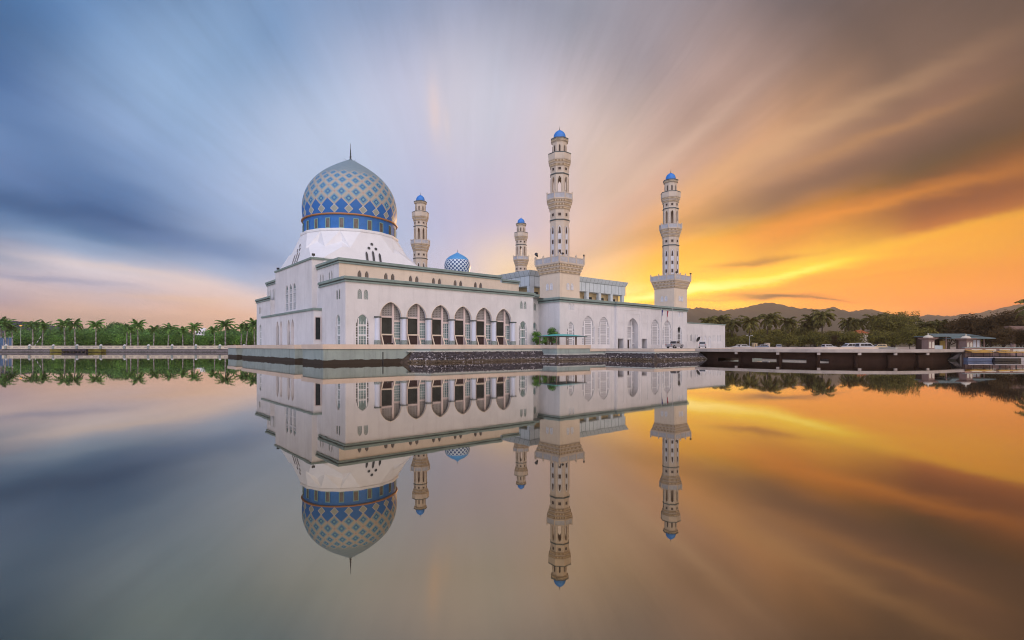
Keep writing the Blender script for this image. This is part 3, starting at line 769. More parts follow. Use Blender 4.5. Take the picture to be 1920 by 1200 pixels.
for k, (c, w) in enumerate(nich):
    pane(PP, arch(c,w,GZ,6.35,7.9,6), .5, 'niche', 'rosewood', hall)
    if k in (0, 2):
        d_ = MB(); pbar(d_, PP, c+.05, c+.72, GZ, 5.6 if k == 2 else 6.9, .40, .48); d_.build('door', 'red_dark', hall)
f = MB(); band(f, PQ, [(-1.2,3.72),(-.05,3.72),(-.05,7.9),(-1.2,7.9)], .12, -.05, .02, skip_bottom=False); f = f.build('window', 'rosewood', hall)
pane(PQ, [(-1.08,3.85),(-.16,3.85),(-.16,7.75),(-1.08,7.75)], .22, 'pane', 'glass_dark', f)
# -- upper tier
UT = Plane((0,5.2), (1,0), (0,1)); UL = Plane((1,0), (0,1), (1,0)); UZ = 16.85
mb = MB()
upw = [x for k in range(6) for x in (4.62+4.985*k, 5.96+4.985*k)]
wall(mb, UT, [(1,13),(36.1,13),(36.1,UZ),(1,UZ)], [arch(c,.78,13.3,15.2,15.95,5) for c in upw], .3)
wall(mb, UT, [(36.1,13),(41.3,13),(41.3,16.35),(36.1,16.35)])
ulw = (14.1,12.9,9.75,8.6)
wall(mb, UL, [(5.2,13),(15.8,13),(15.8,UZ),(5.2,UZ)], [arch(c,.6,13.3,15.2,15.9,5) for c in ulw], .3, mi=2)
ulf = (44.4,43.2,46.8,48.0)
wall(mb, UL, [(39,13),(49.6,13),(49.6,UZ),(39,UZ)], [arch(c,.6,13.3,15.2,15.9,5) for c in ulf], .3, mi=2)
for a, b in (((1,49.6),(36.1,49.6)),((36.1,5.2),(36.1,49.6))): vwall(mb, a, b, 13, UZ)
vwall(mb, (41.3,5.2), (41.3,49.6), 13, 16.35); vwall(mb, (36.1,49.6), (41.3,49.6), 13, 16.35)
mb.face([(1,5.2,UZ),(36.1,5.2,UZ),(36.1,49.6,UZ),(1,49.6,UZ)], 1)
mb.face([(36.1,5.2,16.35),(41.3,5.2,16.35),(41.3,49.6,16.35),(36.1,49.6,16.35)], 1)
mb.build('upper_wall', ('cream','roof','plaster'), hall)  # front in the warm-light colour, west side in plain plaster
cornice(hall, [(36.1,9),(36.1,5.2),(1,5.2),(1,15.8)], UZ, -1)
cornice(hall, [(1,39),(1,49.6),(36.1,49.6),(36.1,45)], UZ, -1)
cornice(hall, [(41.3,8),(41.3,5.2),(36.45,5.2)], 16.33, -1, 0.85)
for c in upw: win_small(UT, c, .78, 13.3, 15.2, 15.95, hall, fill='glass_brown', bars=False, fm='lattice')
for c in ulw + ulf: win_small(UL, c, .6, 13.3, 15.2, 15.9, hall, fill='glass_grey', bars=False, fm='lattice_pale')
# -- faceted white base of the dome
DU, DV = 12.2, 27.4
mb = MB()
def q_at(z): return 11.75 - (z-19.4)*0.30
Z0, ZM, ZT = 19.4, 21.9, 25.6
ring_r = q_at(ZT)/math.cos(PI/16)*1.0
def rp(deg, z=ZT, r=None):
    t = R(deg); r = ring_r if r is None else r
    return (r*math.sin(t), -r*math.cos(t), z)
for k in range(4):
    def tf(p, k=k):
        x, y, z = p
        for _ in range(k): x, y = -y, x
        return (DU + x, DV + y, z)
    F = lambda p, z: (p, -q_at(z), z)
    S = lambda p, z: (q_at(z), -p, z)          # mirror on the next side (+x face)
    R1, R2, R3, R4 = rp(11.25), rp(33.75), rp(56.25), rp(78.75)
    front = [F(-9.9,Z0),F(9.9,Z0),F(6.2,ZM),F(4.6,ZM),F(2.05,ZT),F(-2.05,ZT),F(-4.6,ZM),F(-6.2,ZM)]
    mb.face([tf(p) for p in front[:]])
    B1, S1, T1 = F(9.9,Z0), F(6.2,ZM), F(4.6,ZM); B2, S2, T2 = S(9.9,Z0), S(6.2,ZM), S(4.6,ZM)
    A1, A2 = F(2.05,ZT), S(2.05,ZT)
    M2, M3 = rp(31, 23.4, 10.55), rp(59, 23.4, 10.55)
    N0 = rp(45, 22.0, 12.5)
    for t in ((A1,T1,R2),(T1,M2,R2),(T1,S1,M2),(S1,N0,M2),(S1,B1,N0),(B1,B2,N0),(M2,N0,R2),(R2,N0,R3),(N0,M3,R3),(N0,S2,M3),(N0,B2,S2),(S2,T2,M3),(T2,R3,M3),(T2,A2,R3)):
        mb.face([tf(p) for p in t])
    mb.face([tf((-9.9,-q_at(Z0),16.9)),tf((9.9,-q_at(Z0),16.9)),tf(F(9.9,Z0)),tf(F(-9.9,Z0))])
    mb.face([tf((9.9,-q_at(Z0),16.9)),tf((q_at(Z0),-9.9,16.9)),tf(B2),tf(B1)])
mb.build('dome_base', 'white', hall)
mb = MB(); mb.lathe([(ring_r-.05,ZT-.02),(ring_r+.12,ZT),(ring_r+.12,ZT+.5),(9.4,ZT+.62)], 16, DU, DV, PI/16+PI/2-PI/8+0*PI, 0); mb.build('dome_base_rim', 'white', hall)
# trefoil groups of windows on each white face
for P3, cs in ((Plane((0,0),(1,0),(0,1)), DU), (Plane((0,0),(0,1),(1,0)), DV)):
    for kind in ('a',):
        for off, w, z0, zs_, zt in ((-1.4,.62,19.45,20.95,21.6),(0,.62,19.45,21.25,21.95),(1.4,.62,19.45,20.95,21.6)):
            P4 = lambda a, z, dp=0.0, P3=P3: P3(a, z, ((DV if P3.i == (0,1) else DU) - q_at(z) - 0.06 + dp))
            g = MB(); o_ = arch(cs+off, w, z0, zs_, zt, 5); band(g, P4, o_, .07, -.03, .05, skip_bottom=False)
            g = g.build('window', 'lattice_white', hall); pane(P4, o_, .02, 'pane', 'glass_grey', g)
        for off, zc in ((-.74,22.3),(.74,22.3),(0,23.2)):
            o_ = [(cs+off+.36*math.cos(2*PI*i/12), zc+.36*math.sin(2*PI*i/12)) for i in range(12)]
            g = MB(); band(g, P4, o_, .06, -.03, .05, skip_bottom=False); g = g.build('window', 'lattice_white', hall); pane(P4, o_, .02, 'pane', 'glass_grey', g)
# -- drum, gilded band, dome, finial
RZ = 29.0
mb = MB(); mb.lathe([(9.62,25.9),(9.62,RZ)], 96, DU, DV); drum = mb.build('drum', 'blue', hall, True)
for i in range(22):
    t = 2*PI*(i+.5)/22; er = (math.cos(t), math.sin(t)); et = (-er[1], er[0])
    P5 = Plane((DU + er[0]*9.62, DV + er[1]*9.62), et, (-er[0], -er[1]))
    g = MB(); o_ = [(-.52,26.15),(.52,26.15),(.52,28.25),(-.52,28.25)]
    band(g, P5, o_, .15, -.07, .05, skip_bottom=False)
    g = g.build('window', 'teal_frame', hall); pane(P5, [(-.38,26.2),(.38,26.2),(.38,28.12),(-.38,28.12)], -.02, 'pane', 'glass_brown', g)
mb = MB(); mb.lathe([(9.6,RZ-.14),(9.92,RZ-.10),(10.0,RZ+.04),(9.92,RZ+.18),(9.7,RZ+.24)], 96, DU, DV); mb.build('gilded_band', 'gold', hall, True)
def dome(prof, ncol, cx, cy, v0, parent, name, m, n=96):
    b = MB(); vs = [v0]
    for j in range(1, len(prof)):
        (r0, z0), (r1, z1) = prof[j-1], prof[j]
        vs.append(vs[-1] + math.hypot(r1-r0, z1-z0) * ncol / (2*PI*max(.25, (r0+r1)/2)))
    for j in range(len(prof)-1):
        for i in range(n):
            a0, a1 = 2*PI*i/n, 2*PI*(i+1)/n
            (r0, z0), (r1, z1) = prof[j], prof[j+1]
            b.face([(cx+r0*math.cos(a0),cy+r0*math.sin(a0),z0),(cx+r0*math.cos(a1),cy+r0*math.sin(a1),z0),(cx+r1*math.cos(a1),cy+r1*math.sin(a1),z1),(cx+r1*math.cos(a0),cy+r1*math.sin(a0),z1)])
            u0, u1 = ncol*i/n, ncol*(i+1)/n
            b.uv[len(b.f)-1] = [(u0,vs[j]),(u1,vs[j]),(u1,vs[j+1]),(u0,vs[j+1])]
    o = b.build(name, m, parent, True)
    bm = bmesh.new(); bm.from_mesh(o.data); bmesh.ops.remove_doubles(bm, verts=bm.verts, dist=1e-4); bm.to_mesh(o.data); bm.free()
    return o
def resample(kn, n):
    """smooth curve through profile knots (Catmull-Rom)"""
    out = []
    for i in range(len(kn)-1):
        p0 = kn[max(0,i-1)]; p1 = kn[i]; p2 = kn[i+1]; p3 = kn[min(len(kn)-1,i+2)]
        for k in range(n):
            t = k/n
            out.append(tuple(.5*(2*p1[a]+(p2[a]-p0[a])*t+(2*p0[a]-5*p1[a]+4*p2[a]-p3[a])*t*t+(3*p1[a]-p0[a]-3*p2[a]+p3[a])*t**3) for a in (0,1)))
    return out + [kn[-1]]
DOME = [(9.62,0),(9.80,1.6),(9.82,3.2),(9.55,5.0),(8.85,6.9),(7.75,8.6),(6.3,10.1),(4.6,11.4),(2.9,12.5),(1.35,13.4),(.12,14.1)]
dome(resample([(r, RZ+.2+z) for r, z in DOME], 5), 22, DU, DV, -.06, hall, 'dome', 'dome')
def finial(parent, x, y, z, h, s=1.0, m='iron'):
    b = MB(); pr = [(.14*s,z-.1)]
    k = 7
    for i in range(k):
        zz = z + h*.62*i/k; r = s*(.26 - .026*i)
        pr += [(.07*s,zz),(r,zz+h*.03),(.07*s,zz+h*.06)]
    pr += [(.045*s,z+h*.66),(.03*s,z+h*.95),(.004,z+h)]
    b.lathe(pr, 10, x, y); return b.build('finial', m, parent, True)
finial(hall, DU, DV, RZ+14.2, 3.6, 1.15)
b = MB()
for t in range(6):
    a = t*PI/3; b.tube((DU+.8*math.cos(a),DV+.8*math.sin(a),RZ+13.75), (DU+1.5*math.cos(a),DV+1.5*math.sin(a),RZ+14.25), .035, .01, 5)
b.build('lightning_rods', 'iron', hall)
# -- small lattice dome behind
SD = (40.0, 27.4)
mb = MB(); mb.lathe([(3.0,16.3),(3.0,21.2)], 32, *SD); mb.build('small_dome_drum', 'white', hall, True)
sp = [(2.95,21.1),(3.15,21.9),(3.27,22.7),(3.18,23.6),(2.85,24.4),(2.2,25.1),(1.35,25.65),(.6,26.05),(.05,26.4)]
dome(resample(sp, 4), 20, SD[0], SD[1], 0.1, hall, 'small_dome', 'dome_small', 96)
finial(hall, SD[0], SD[1], 26.35, .9, .35)

# ------------------------------------------------------------------ entrance hall (right) with the fascia storey on its roof
ent = thing('entrance_hall', 'long pale entrance hall with tall louvred windows and recessed portal', 'building', loc2w(44.3, -4.45), ROT)
PE = Plane((0,0), (1,0), (0,1)); EL = 48.95; EZ = 12.05
U0 = 44.3
big = [(53.3-U0, 4.15, 2.35, 3.1, 7.05, 7.2, 9.45), (58.55-U0, 4.15, 2.35, 3.1, 7.05, 7.2, 9.45), (78.5-U0, 4.2, 2.35, 3.1, 7.05, 7.2, 9.5), (83.85-U0, 4.2, 2.35, 3.1, 7.05, 7.2, 9.5)]
nar = [(47.7-U0, 2.15, 1.3, GZ, 6.3, 6.5, 8.0), (89.55-U0, 2.5, 1.5, 2.5, 6.3, 6.5, 8.05)]
sml = [(47.35-U0,.8,10.45,11.4,11.95),(48.35-U0,.8,10.45,11.4,11.95),(89.3-U0,.95,10.5,11.45,12.0),(90.7-U0,.95,10.5,11.45,12.0)]
PU0, PU1 = 62.4-U0, 75.9-U0
mb = MB()
for a, b in ((0, PU0), (PU1, EL)):
    ho = [stepped(*x) for x in big+nar if a < x[0] < b] + [arch(c,w,z0,z1,z2,5) for c,w,z0,z1,z2 in sml if a < c < b]
    wall(mb, PE, [(a,1.8),(b,1.8),(b,EZ),(a,EZ)], ho, .45)
PT = Plane((0,-.55), (1,0), (0,1))
po = [arch(68.6-U0, 4.2, 2.2, 6.9, 9.45, 9), [(63.0-U0,2.2),(65.0-U0,2.2),(65.0-U0,4.5),(63.0-U0,4.5)], [(72.1-U0,2.2),(74.2-U0,2.2),(74.2-U0,4.55),(72.1-U0,4.55)]]
wall(mb, PT, [(PU0,1.8),(PU1,1.8),(PU1,EZ),(PU0,EZ)], po, 1.5)
for a in (PU0, PU1): mb.face([(a,-.55,1.8),(a,0,1.8),(a,0,EZ),(a,-.55,EZ)])
mb.face([(0,0,1.8),(0,6.5,1.8),(0,6.5,EZ),(0,0,EZ)]); mb.face([(EL,0,1.8),(EL,70,1.8),(EL,70,EZ),(EL,0,EZ)]); mb.face([(0,70,1.8),(EL,70,1.8),(EL,70,EZ),(0,70,EZ)])
mb.face([(0,0,EZ),(EL,0,EZ),(EL,70,EZ),(0,70,EZ)], 1)
mb.build('wall', ('plaster','roof'), ent)
cornice(ent, [(0,6.5),(0,0),(PU0,0),(PU0,-.55),(PU1,-.55),(PU1,0),(EL,0),(EL,70)], EZ, -1 if False else 1, 1.09)
for x in big: win_stepped(PE, *x, (5.3, 7.75), (4.55, 7.0), ent, pm='louvre', side_pm='louvre', mull=.26, muntin=False)
for k, x in enumerate(nar): win_stepped(PE, *x, (4.4, 6.2), (4.1, 5.8), ent, pm='louvre' if k == 0 else 'glass_grey', side_pm='glass_grey', mull=.17, muntin=(k == 1))
for c,w,z0,z1,z2 in sml: win_small(PE, c, w, z0, z1, z2, ent, fill='lattice_white')
mb = MB()                                              # louvred screen deep in the portal
pane(PT, arch(68.6-U0, 4.1, 2.2, 6.9, 9.35, 9), 1.5, 'screen', 'lattice_white', ent)
for a0, a1, z0, z1 in ((67.1,67.3,2.2,8.9),(69.6,69.95,2.2,9.2),(67.1,70,7.35,7.65),(67.1,70,4.35,4.65),(69.9,70.7,5.9,6.1),(69.9,70.7,3.3,3.5)): pbar(mb, PT, a0-U0, a1-U0, z0, z1, 1.2, 1.5)
f = mb.build('portal_window', 'frame', ent)
pane(PT, [(67.3-U0,4.6),(69.6-U0,4.6),(69.6-U0,7.4),(67.3-U0,7.4)], 1.46, 'pane', 'louvre', f)
pane(PT, [(69.95-U0,2.2),(70.7-U0,2.2),(70.7-U0,7.0),(69.95-U0,7.0)], 1.46, 'pane', 'louvre', f)
pane(PT, [(67.25-U0,2.2),(69.0-U0,2.2),(69.0-U0,4.25),(67.25-U0,4.25)], 1.44, 'door', 'red_dark', ent)
for a0, a1, z1 in ((63.0,65.0,4.5),(72.1,74.2,4.55)):
    pane(PT, [(a0-U0,2.2),(a1-U0,2.2),(a1-U0,z1),(a0-U0,z1)], 1.4, 'door', 'red_dark', ent)
    d_ = MB(); pbar(d_, PT, (a0+a1)/2-U0-.05, (a0+a1)/2-U0+.05, 2.2, z1, 1.25, 1.38); pbar(d_, PT, a1-U0-.85, a1-U0-.8, 2.2, z1, 1.25, 1.38); d_.build('door_frame', 'rosewood', ent)
mb = MB()                                              # raised mouldings on the portal wall
def ring_mould(a0, a1, z0, z1, w=.09):
    for q in ((a0,a1,z1-w,z1),(a0,a0+w,z0,z1-w),(a1-w,a1,z0,z1-w)): pbar(mb, PT, q[0]-U0, q[1]-U0, q[2], q[3], -.05, .0)
ring_mould(65.2,72.0,2.2,11.35); ring_mould(65.95,71.3,2.2,10.5); ring_mould(62.8,65.05,8.35,10.4); ring_mould(62.8,65.05,2.2,8.3); ring_mould(72.15,74.5,8.45,10.5); ring_mould(72.15,74.5,2.2,8.4)
mb.build('mouldings', 'plaster', ent)
mb = MB()                                              # fascia storey on the roof
FX0, FX1, FY0, FY1 = 47.0-U0, 82.6-U0, 8+4.45, 46.8+4.45
rect = [(FX0,FY0),(FX1,FY0),(FX1,FY1),(FX0,FY1)]
mb.prism([(FX0+2.0,FY0+2.0),(FX1-.4,FY0+2.0),(FX1-.4,FY1-2),(FX0+2.0,FY1-2)], EZ, 16.9); mb.build('roof_storey_wall', 'ochre_wall', ent)
mb = MB()
mb.sweep(rect, [(0,16.75),(0,19.1),(.12,19.15),(.30,19.5),(.62,20.2),(.66,20.3)], True, 1)
mb.prism([(FX0-.6,FY0-.6),(FX1+.6,FY0-.6),(FX1+.6,FY1+.6),(FX0-.6,FY1+.6)], 20.26, 20.30)
mb.prism([(FX0+.05,FY0+.05),(FX1-.05,FY0+.05),(FX1-.05,FY1-.05),(FX0+.05,FY1-.05)], 16.72, 16.80)
fa = mb.build('roof_fascia', 'fascia', ent)
mb = MB()
n = 24
for k in range(n+1):
    x = FX0 + (FX1-FX0)*k/n; mb.box(x-.035, x+.035, FY0-.025, FY0+.01, 16.75, 19.1); mb.face([(x-.04,FY0-.14,19.16),(x+.04,FY0-.14,19.16),(x+.04,FY0-.66,20.22),(x-.04,FY0-.66,20.22)])
    y = FY0 + (FY1-FY0)*k/n; mb.box(FX0-.025, FX0+.01, y-.035, y+.035, 16.75, 19.1); mb.face([(FX0-.14,y-.04,19.16),(FX0-.14,y+.04,19.16),(FX0-.66,y+.04,20.22),(FX0-.66,y-.04,20.22)])
mb.sweep(rect, [(.03,19.05),(.03,19.14)], True, 1)
mb.build('seams', 'fascia_seam', fa)
cols = [FX0+.75] + [FX0 + .75 + 4.85*k for k in range(1, 8)] 
for x in cols:
    mb = MB(); hw = .75 if x == cols[0] else .48
    mb.box(x-hw, x+hw, FY0+.05, FY0+.9, EZ, 16.75); mb.build('roof_column', 'fascia', ent)
for y in [FY0 + .75 + 4.85*k for k in range(1, 7)]:
    mb = MB(); mb.box(FX0+.05, FX0+.9, y-.48, y+.48, EZ, 16.75); mb.build('roof_column', 'fascia', ent)
for x in [FX0 + 2.6 + 4.85*k for k in range(7)]:
    if x > FX1-2.6: continue
    for a, b_ in ((x-1.3, x-.5), (x+.3, x+1.9)):
        mb = MB(); mb.box(a, b_, FY0+1.93, FY0+1.99, 13.4, 15.7); w_ = mb.build('window', 'cornice_dark', ent)
        mb = MB(); mb.box(a+.08, b_-.08, FY0+1.90, FY0+1.92, 13.5, 15.6); mb.build('pane', 'glass_grey', w_)

# ------------------------------------------------------------------ minarets
def oct_face_plane(k, a):
    t = 2*PI*k/8; er = (math.cos(t), math.sin(t)); et = (-er[1], er[0])
    return Plane((er[0]*a, er[1]*a), et, (-er[0], -er[1]))
def dentils(mb, a, z, h, n_side, octo=True, mi=1):
    """row of small blocks round an octagon / square of apothem a"""
    if octo:
        hw = a*math.tan(PI/8)
        for k in range(8):
            P = oct_face_plane(k, a)
            for i in range(n_side):
                s = -hw + (i+.5)*2*hw/n_side; pbar(mb, P, s-hw/n_side*.55, s+hw/n_side*.55, z, z+h, -.09, .06, mi)
    else:
        for k in range(4):
            t = PI/2*k; er = (math.cos(t), math.sin(t)); et = (-er[1], er[0]); P = Plane((er[0]*a, er[1]*a), et, (-er[0], -er[1]))
            for i in range(n_side):
                s = -a + (i+.5)*2*a/n_side; pbar(mb, P, s-a/n_side*.55, s+a/n_side*.55, z, z+h, -.10, .06, mi)
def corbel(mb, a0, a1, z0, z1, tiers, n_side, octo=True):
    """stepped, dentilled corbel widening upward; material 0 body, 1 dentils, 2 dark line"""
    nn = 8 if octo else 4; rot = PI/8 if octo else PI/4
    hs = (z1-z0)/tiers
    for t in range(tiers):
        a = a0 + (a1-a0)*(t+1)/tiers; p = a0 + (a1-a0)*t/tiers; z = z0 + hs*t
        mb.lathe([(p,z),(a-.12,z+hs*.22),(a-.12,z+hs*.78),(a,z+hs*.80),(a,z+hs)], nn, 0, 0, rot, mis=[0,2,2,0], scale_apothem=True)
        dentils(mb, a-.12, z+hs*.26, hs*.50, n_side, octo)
def make_minaret():
    t = thing('minaret', '', 'minaret', (0,0,0), ROT, 'the four minarets of the mosque')
    s = 3.07
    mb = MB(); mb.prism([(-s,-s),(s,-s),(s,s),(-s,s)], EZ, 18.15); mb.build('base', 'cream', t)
    for er in ((-1,0),(0,-1)):
        et = (-er[1], er[0]); P = Plane((er[0]*s, er[1]*s), et, (-er[0], -er[1]))
        for c in (-.62, .62):
            P2 = lambda a, z, dp=0.0, P=P: P(a, z, dp - .17)
            win_small(P2, c, .82, 14.7, 15.65, 16.2, t, fill='lattice_white', fm='frame')
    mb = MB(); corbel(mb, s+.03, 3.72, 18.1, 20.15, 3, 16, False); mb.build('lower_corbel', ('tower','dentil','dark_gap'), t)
    mb = MB(); A = 3.80
    mb.prism([(-A,-A),(A,-A),(A,A),(-A,A)], 20.15, 20.45)
    bal = mb.build('lower_balcony', 'tower', t)
    mb = MB(); mb.sweep([(-A,-A),(A,-A),(A,A),(-A,A)], [(-.22,20.45),(-.02,20.45),(-.02,21.5),(-.22,21.5),(-.22,20.45)], True, 1); mb.build('parapet', 'balustrade', bal)
    mb = MB()
    for k in range(4):
        a_ = PI/2*k; er = (math.cos(a_), math.sin(a_)); et = (-er[1], er[0])
        P = Plane((er[0]*A, er[1]*A), et, (-er[0], -er[1]))
        for q in range(3):
            s0 = -A + 2*A*q/3; pbar(mb, P, s0-.14, s0+.14, 20.45, 21.98, -.05, .30)
            mb.lathe([(.02,22.3),(.16,22.12),(.12,21.98)][::-1], 6, P(s0,0,.1)[0], P(s0,0,.1)[1])
        pbar(mb, P, -A, A, 21.5, 21.68, -.03, .26)
    mb.build('parapet_posts', 'tower', bal)
    a0 = 2.02; fw = a0*math.tan(PI/8)
    mb = MB(); mb.lathe([(a0,20.2),(a0,32.1)], 8, 0, 0, PI/8, scale_apothem=True); mb.build('lower_shaft', 'tower', t)
    for k in range(8):
        P = oct_face_plane(k, a0)
        P2 = lambda a, z, dp=0.0, P=P: P(a, z, dp - .05)
        fr = MB(); o_ = arch(0, .78, 21.2, 27.85, 28.7, 5); band(fr, P2, o_, .12, -.04, .05)
        for z0 in (21.3, 23.55, 25.75): 
            z1 = z0 + 1.12
            fr.face([P2(-.27,z0,.02),P2(.27,z0,.02),P2(.27,z1,.02),P2(-.27,z1,.02)])
        fr = fr.build('window', 'lattice_white', t)
        ga = MB()
        for z0, z1 in ((22.55,23.4),(24.8,25.6),(27.0,28.3)): ga.face([P2(-.27,z0,.015),P2(.27,z0,.015),P2(.27 if z1 < 28 else .10,z1,.015),P2(-.27 if z1 < 28 else -.10,z1,.015)])
        ga.build('pane', 'opening', fr)
        v = MB(); band(v, P2, [(-.42,30.6),(.42,30.6),(.42,31.45),(-.42,31.45)], .11, -.02, .06, skip_bottom=False); v = v.build('vent', 'tower', t)
        pane(P2, [(-.3,30.7),(.3,30.7),(.3,31.35),(-.3,31.35)], .03, 'vent_opening', 'opening', v)
    mb = MB(); mb.lathe([(a0,29.78),(a0+.13,29.82),(a0+.13,30.02),(a0,30.06)], 8, 0, 0, PI/8, scale_apothem=True); mb.build('string_course', 'cornice_dark', t)
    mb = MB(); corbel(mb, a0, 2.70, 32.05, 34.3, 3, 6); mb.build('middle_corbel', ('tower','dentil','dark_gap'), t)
    A = 2.78
    mb = MB(); mb.lathe([(2.6,34.25),(A,34.28),(A,34.5),(1.5,34.52)], 8, 0, 0, PI/8, scale_apothem=True); bal = mb.build('middle_balcony', 'tower', t)
    mb = MB(); mb.lathe([(A-.02,34.5),(A-.02,35.5),(A-.2,35.5),(A-.2,34.5)], 8, 0, 0, PI/8, scale_apothem=True); mb.build('parapet', 'balustrade', bal)
    mb = MB(); mb.lathe([(A+.03,35.45),(A+.03,35.62),(A-.23,35.62)], 8, 0, 0, PI/8, scale_apothem=True)
    for k in range(8):
        a_ = PI/8 + PI/4*k; r = A/math.cos(PI/8) - .08; x, y = r*math.cos(a_), r*math.sin(a_)
        mb.lathe([(.14,34.5),(.14,35.8),(.18,35.85),(.02,36.05)], 6, x, y)
    mb.build('parapet_posts', 'tower', bal)
    a1 = 1.90; hw = a1*math.tan(PI/8); mb = MB()
    for k in range(8):
        P = oct_face_plane(k, a1)
        wall(mb, P, [(-hw,34.4),(hw,34.4),(hw,41.45),(-hw,41.45)], [arch(0, .66, 34.9, 38.5, 39.25, 5)], .35)
        P = oct_face_plane(k, a1-.35); h2 = (a1-.35)*math.tan(PI/8)
        wall(mb, P, [(-h2,34.4),(h2,34.4),(h2,41.45),(-h2,41.45)], [arch(0, .66, 34.9, 38.5, 39.25, 5)], .01)
    mb.lathe([(a1-.36,39.6),(.01,39.62)], 8, 0, 0, PI/8, scale_apothem=True)
    mb.build('lantern', 'tower', t)
    for k in range(8):
        P = oct_face_plane(k, a1); P2 = lambda a, z, dp=0.0, P=P: P(a, z, dp - .05)
        tr = MB(); band(tr, P2, arch(0, .86, 34.5, 38.5, 39.42, 5), .10, -.04, .05); tr.build('opening_trim', 'tower', t)
        v = MB(); band(v, P2, [(-.40,40.5),(.40,40.5),(.40,41.3),(-.40,41.3)], .11, -.02, .06, skip_bottom=False); v = v.build('vent', 'tower', t)
        pane(P2, [(-.28,40.6),(.28,40.6),(.28,41.2),(-.28,41.2)], .03, 'vent_opening', 'opening', v)
    mb = MB(); mb.lathe([(a1,39.75),(a1+.12,39.79),(a1+.12,39.99),(a1,40.03)], 8, 0, 0, PI/8, scale_apothem=True); mb.build('string_course', 'cornice_dark', t)
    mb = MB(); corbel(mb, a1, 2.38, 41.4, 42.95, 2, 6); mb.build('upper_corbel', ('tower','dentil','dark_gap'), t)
    mb = MB(); mb.lathe([(2.38,42.93),(2.42,42.95),(2.42,44.2),(2.46,44.22),(2.46,44.38),(2.2,44.38),(2.2,43.4),(1.4,43.4)], 8, 0, 0, PI/8, mis=[0,0,1,1,1,0,0], scale_apothem=True); mb.build('upper_balcony', ('tower','cornice_dark'), t)
    a2 = 1.52; mb = MB(); mb.lathe([(a2,43.3),(a2,47.0)], 8, 0, 0, PI/8, scale_apothem=True); mb.build('upper_shaft', 'tower', t)
    for k in range(8):
        P = oct_face_plane(k, a2); P2 = lambda a, z, dp=0.0, P=P: P(a, z, dp - .05)
        tr = MB(); o_ = arch(0, .62, 44.6, 45.8, 46.4, 5); band(tr, P2, o_, .12, -.03, .05, skip_bottom=False); tr = tr.build('window', 'tower', t)
        pane(P2, arch(0, .40, 44.7, 45.75, 46.2, 5), .03, 'pane', 'opening', tr)
    mb = MB(); corbel(mb, a2, 1.84, 46.85, 47.55, 1, 6)
    mb.lathe([(1.84,47.5),(1.90,47.52),(1.90,47.74),(1.2,47.8)], 8, 0, 0, PI/8, mis=[2,2,0], scale_apothem=True)
    mb.build('crown', ('tower','dentil','cornice_dark'), t)
    mb = MB(); mb.lathe(resample([(1.26,47.78),(1.33,48.2),(1.27,48.7),(1.02,49.2),(.55,49.62),(.05,49.9)], 4), 32, 0, 0); mb.build('dome', 'blue_cap', t, True)
    finial(t, 0, 0, 49.85, .95, .42)
    return t
mina = make_minaret()
mina.location = loc2w(47.4, -1.38)
mina['label'] = 'nearest and tallest looking minaret, in front of the roof storey by the gazebo'
dup(mina, loc2w(90.18, -1.38), ROT, 1.0, 'minaret standing on the far right end of the entrance hall, against the sunset')
dup(mina, loc2w(48.3, 60.3), ROT, 1.0, 'minaret rising behind the hall between the great dome and the small dome')
dup(mina, loc2w(91.2, 61.8), ROT, 1.0, 'smallest looking minaret, rising behind the silver roof fascia')

# ------------------------------------------------------------------ annex
ann = thing('annex_building', 'low pale annex with small arched windows beside the entrance hall', 'building', loc2w(93.3, -2.0), ROT)
PA = Plane((0,0), (1,0), (0,1)); AL = 25.4; AZ = 9.15
av = [(11.4,1.35,2.3,4.9,5.9),(13.75,1.35,2.3,4.9,5.9),(16.2,1.35,2.3,4.9,5.9)]
slits = [(4.0,.45),(6.2,.65)] + [(x,.42) for x in (8.3,9.4,18.2,19.3,20.7,21.7,22.7)]
mb = MB(); wall(mb, PA, [(0,1.8),(AL,1.8),(AL,AZ),(0,AZ)], [arch(c,w,a,b_,t,5) for c,w,a,b_,t in av] + [arch(c,w,4.15,5.7,6.1,4) for c,w in slits], .3)
mb.face([(AL,0,1.8),(AL,20,1.8),(AL,20,AZ),(AL,0,AZ)]); mb.face([(0,0,AZ),(AL,0,AZ),(AL,20,AZ),(0,20,AZ)])
mb.build('wall', 'plaster', ann)
mb = MB(); mb.sweep([(0,0),(AL,0),(AL,20)], [(0,AZ-.02),(.12,AZ-.02),(.12,AZ+.3),(-.2,AZ+.3)], False, 1); mb.build('coping', 'cornice', ann)
for c,w,a,b_,t in av: win_small(PA, c, w, a, b_, t, ann, fill='lattice_white', bars=True, fm='frame', fw=.12)
for c,w in slits: win_small(PA, c, w, 4.15, 5.7, 6.1, ann, fill='glass_grey' if c in (4.0, 6.2) else 'lattice_pale', bars=False)
mb = MB(); mb.face([(0.2,1.0,AZ+.3),(7.2,1.0,AZ+.3),(5.4,7,AZ+1.5),(0.2,7,AZ+1.5)]); mb.face([(7.2,1.0,AZ+.3),(7.2,13,AZ+.3),(5.4,7,AZ+1.5)]); mb.build('pitched_roof', 'grey_roof', ann)
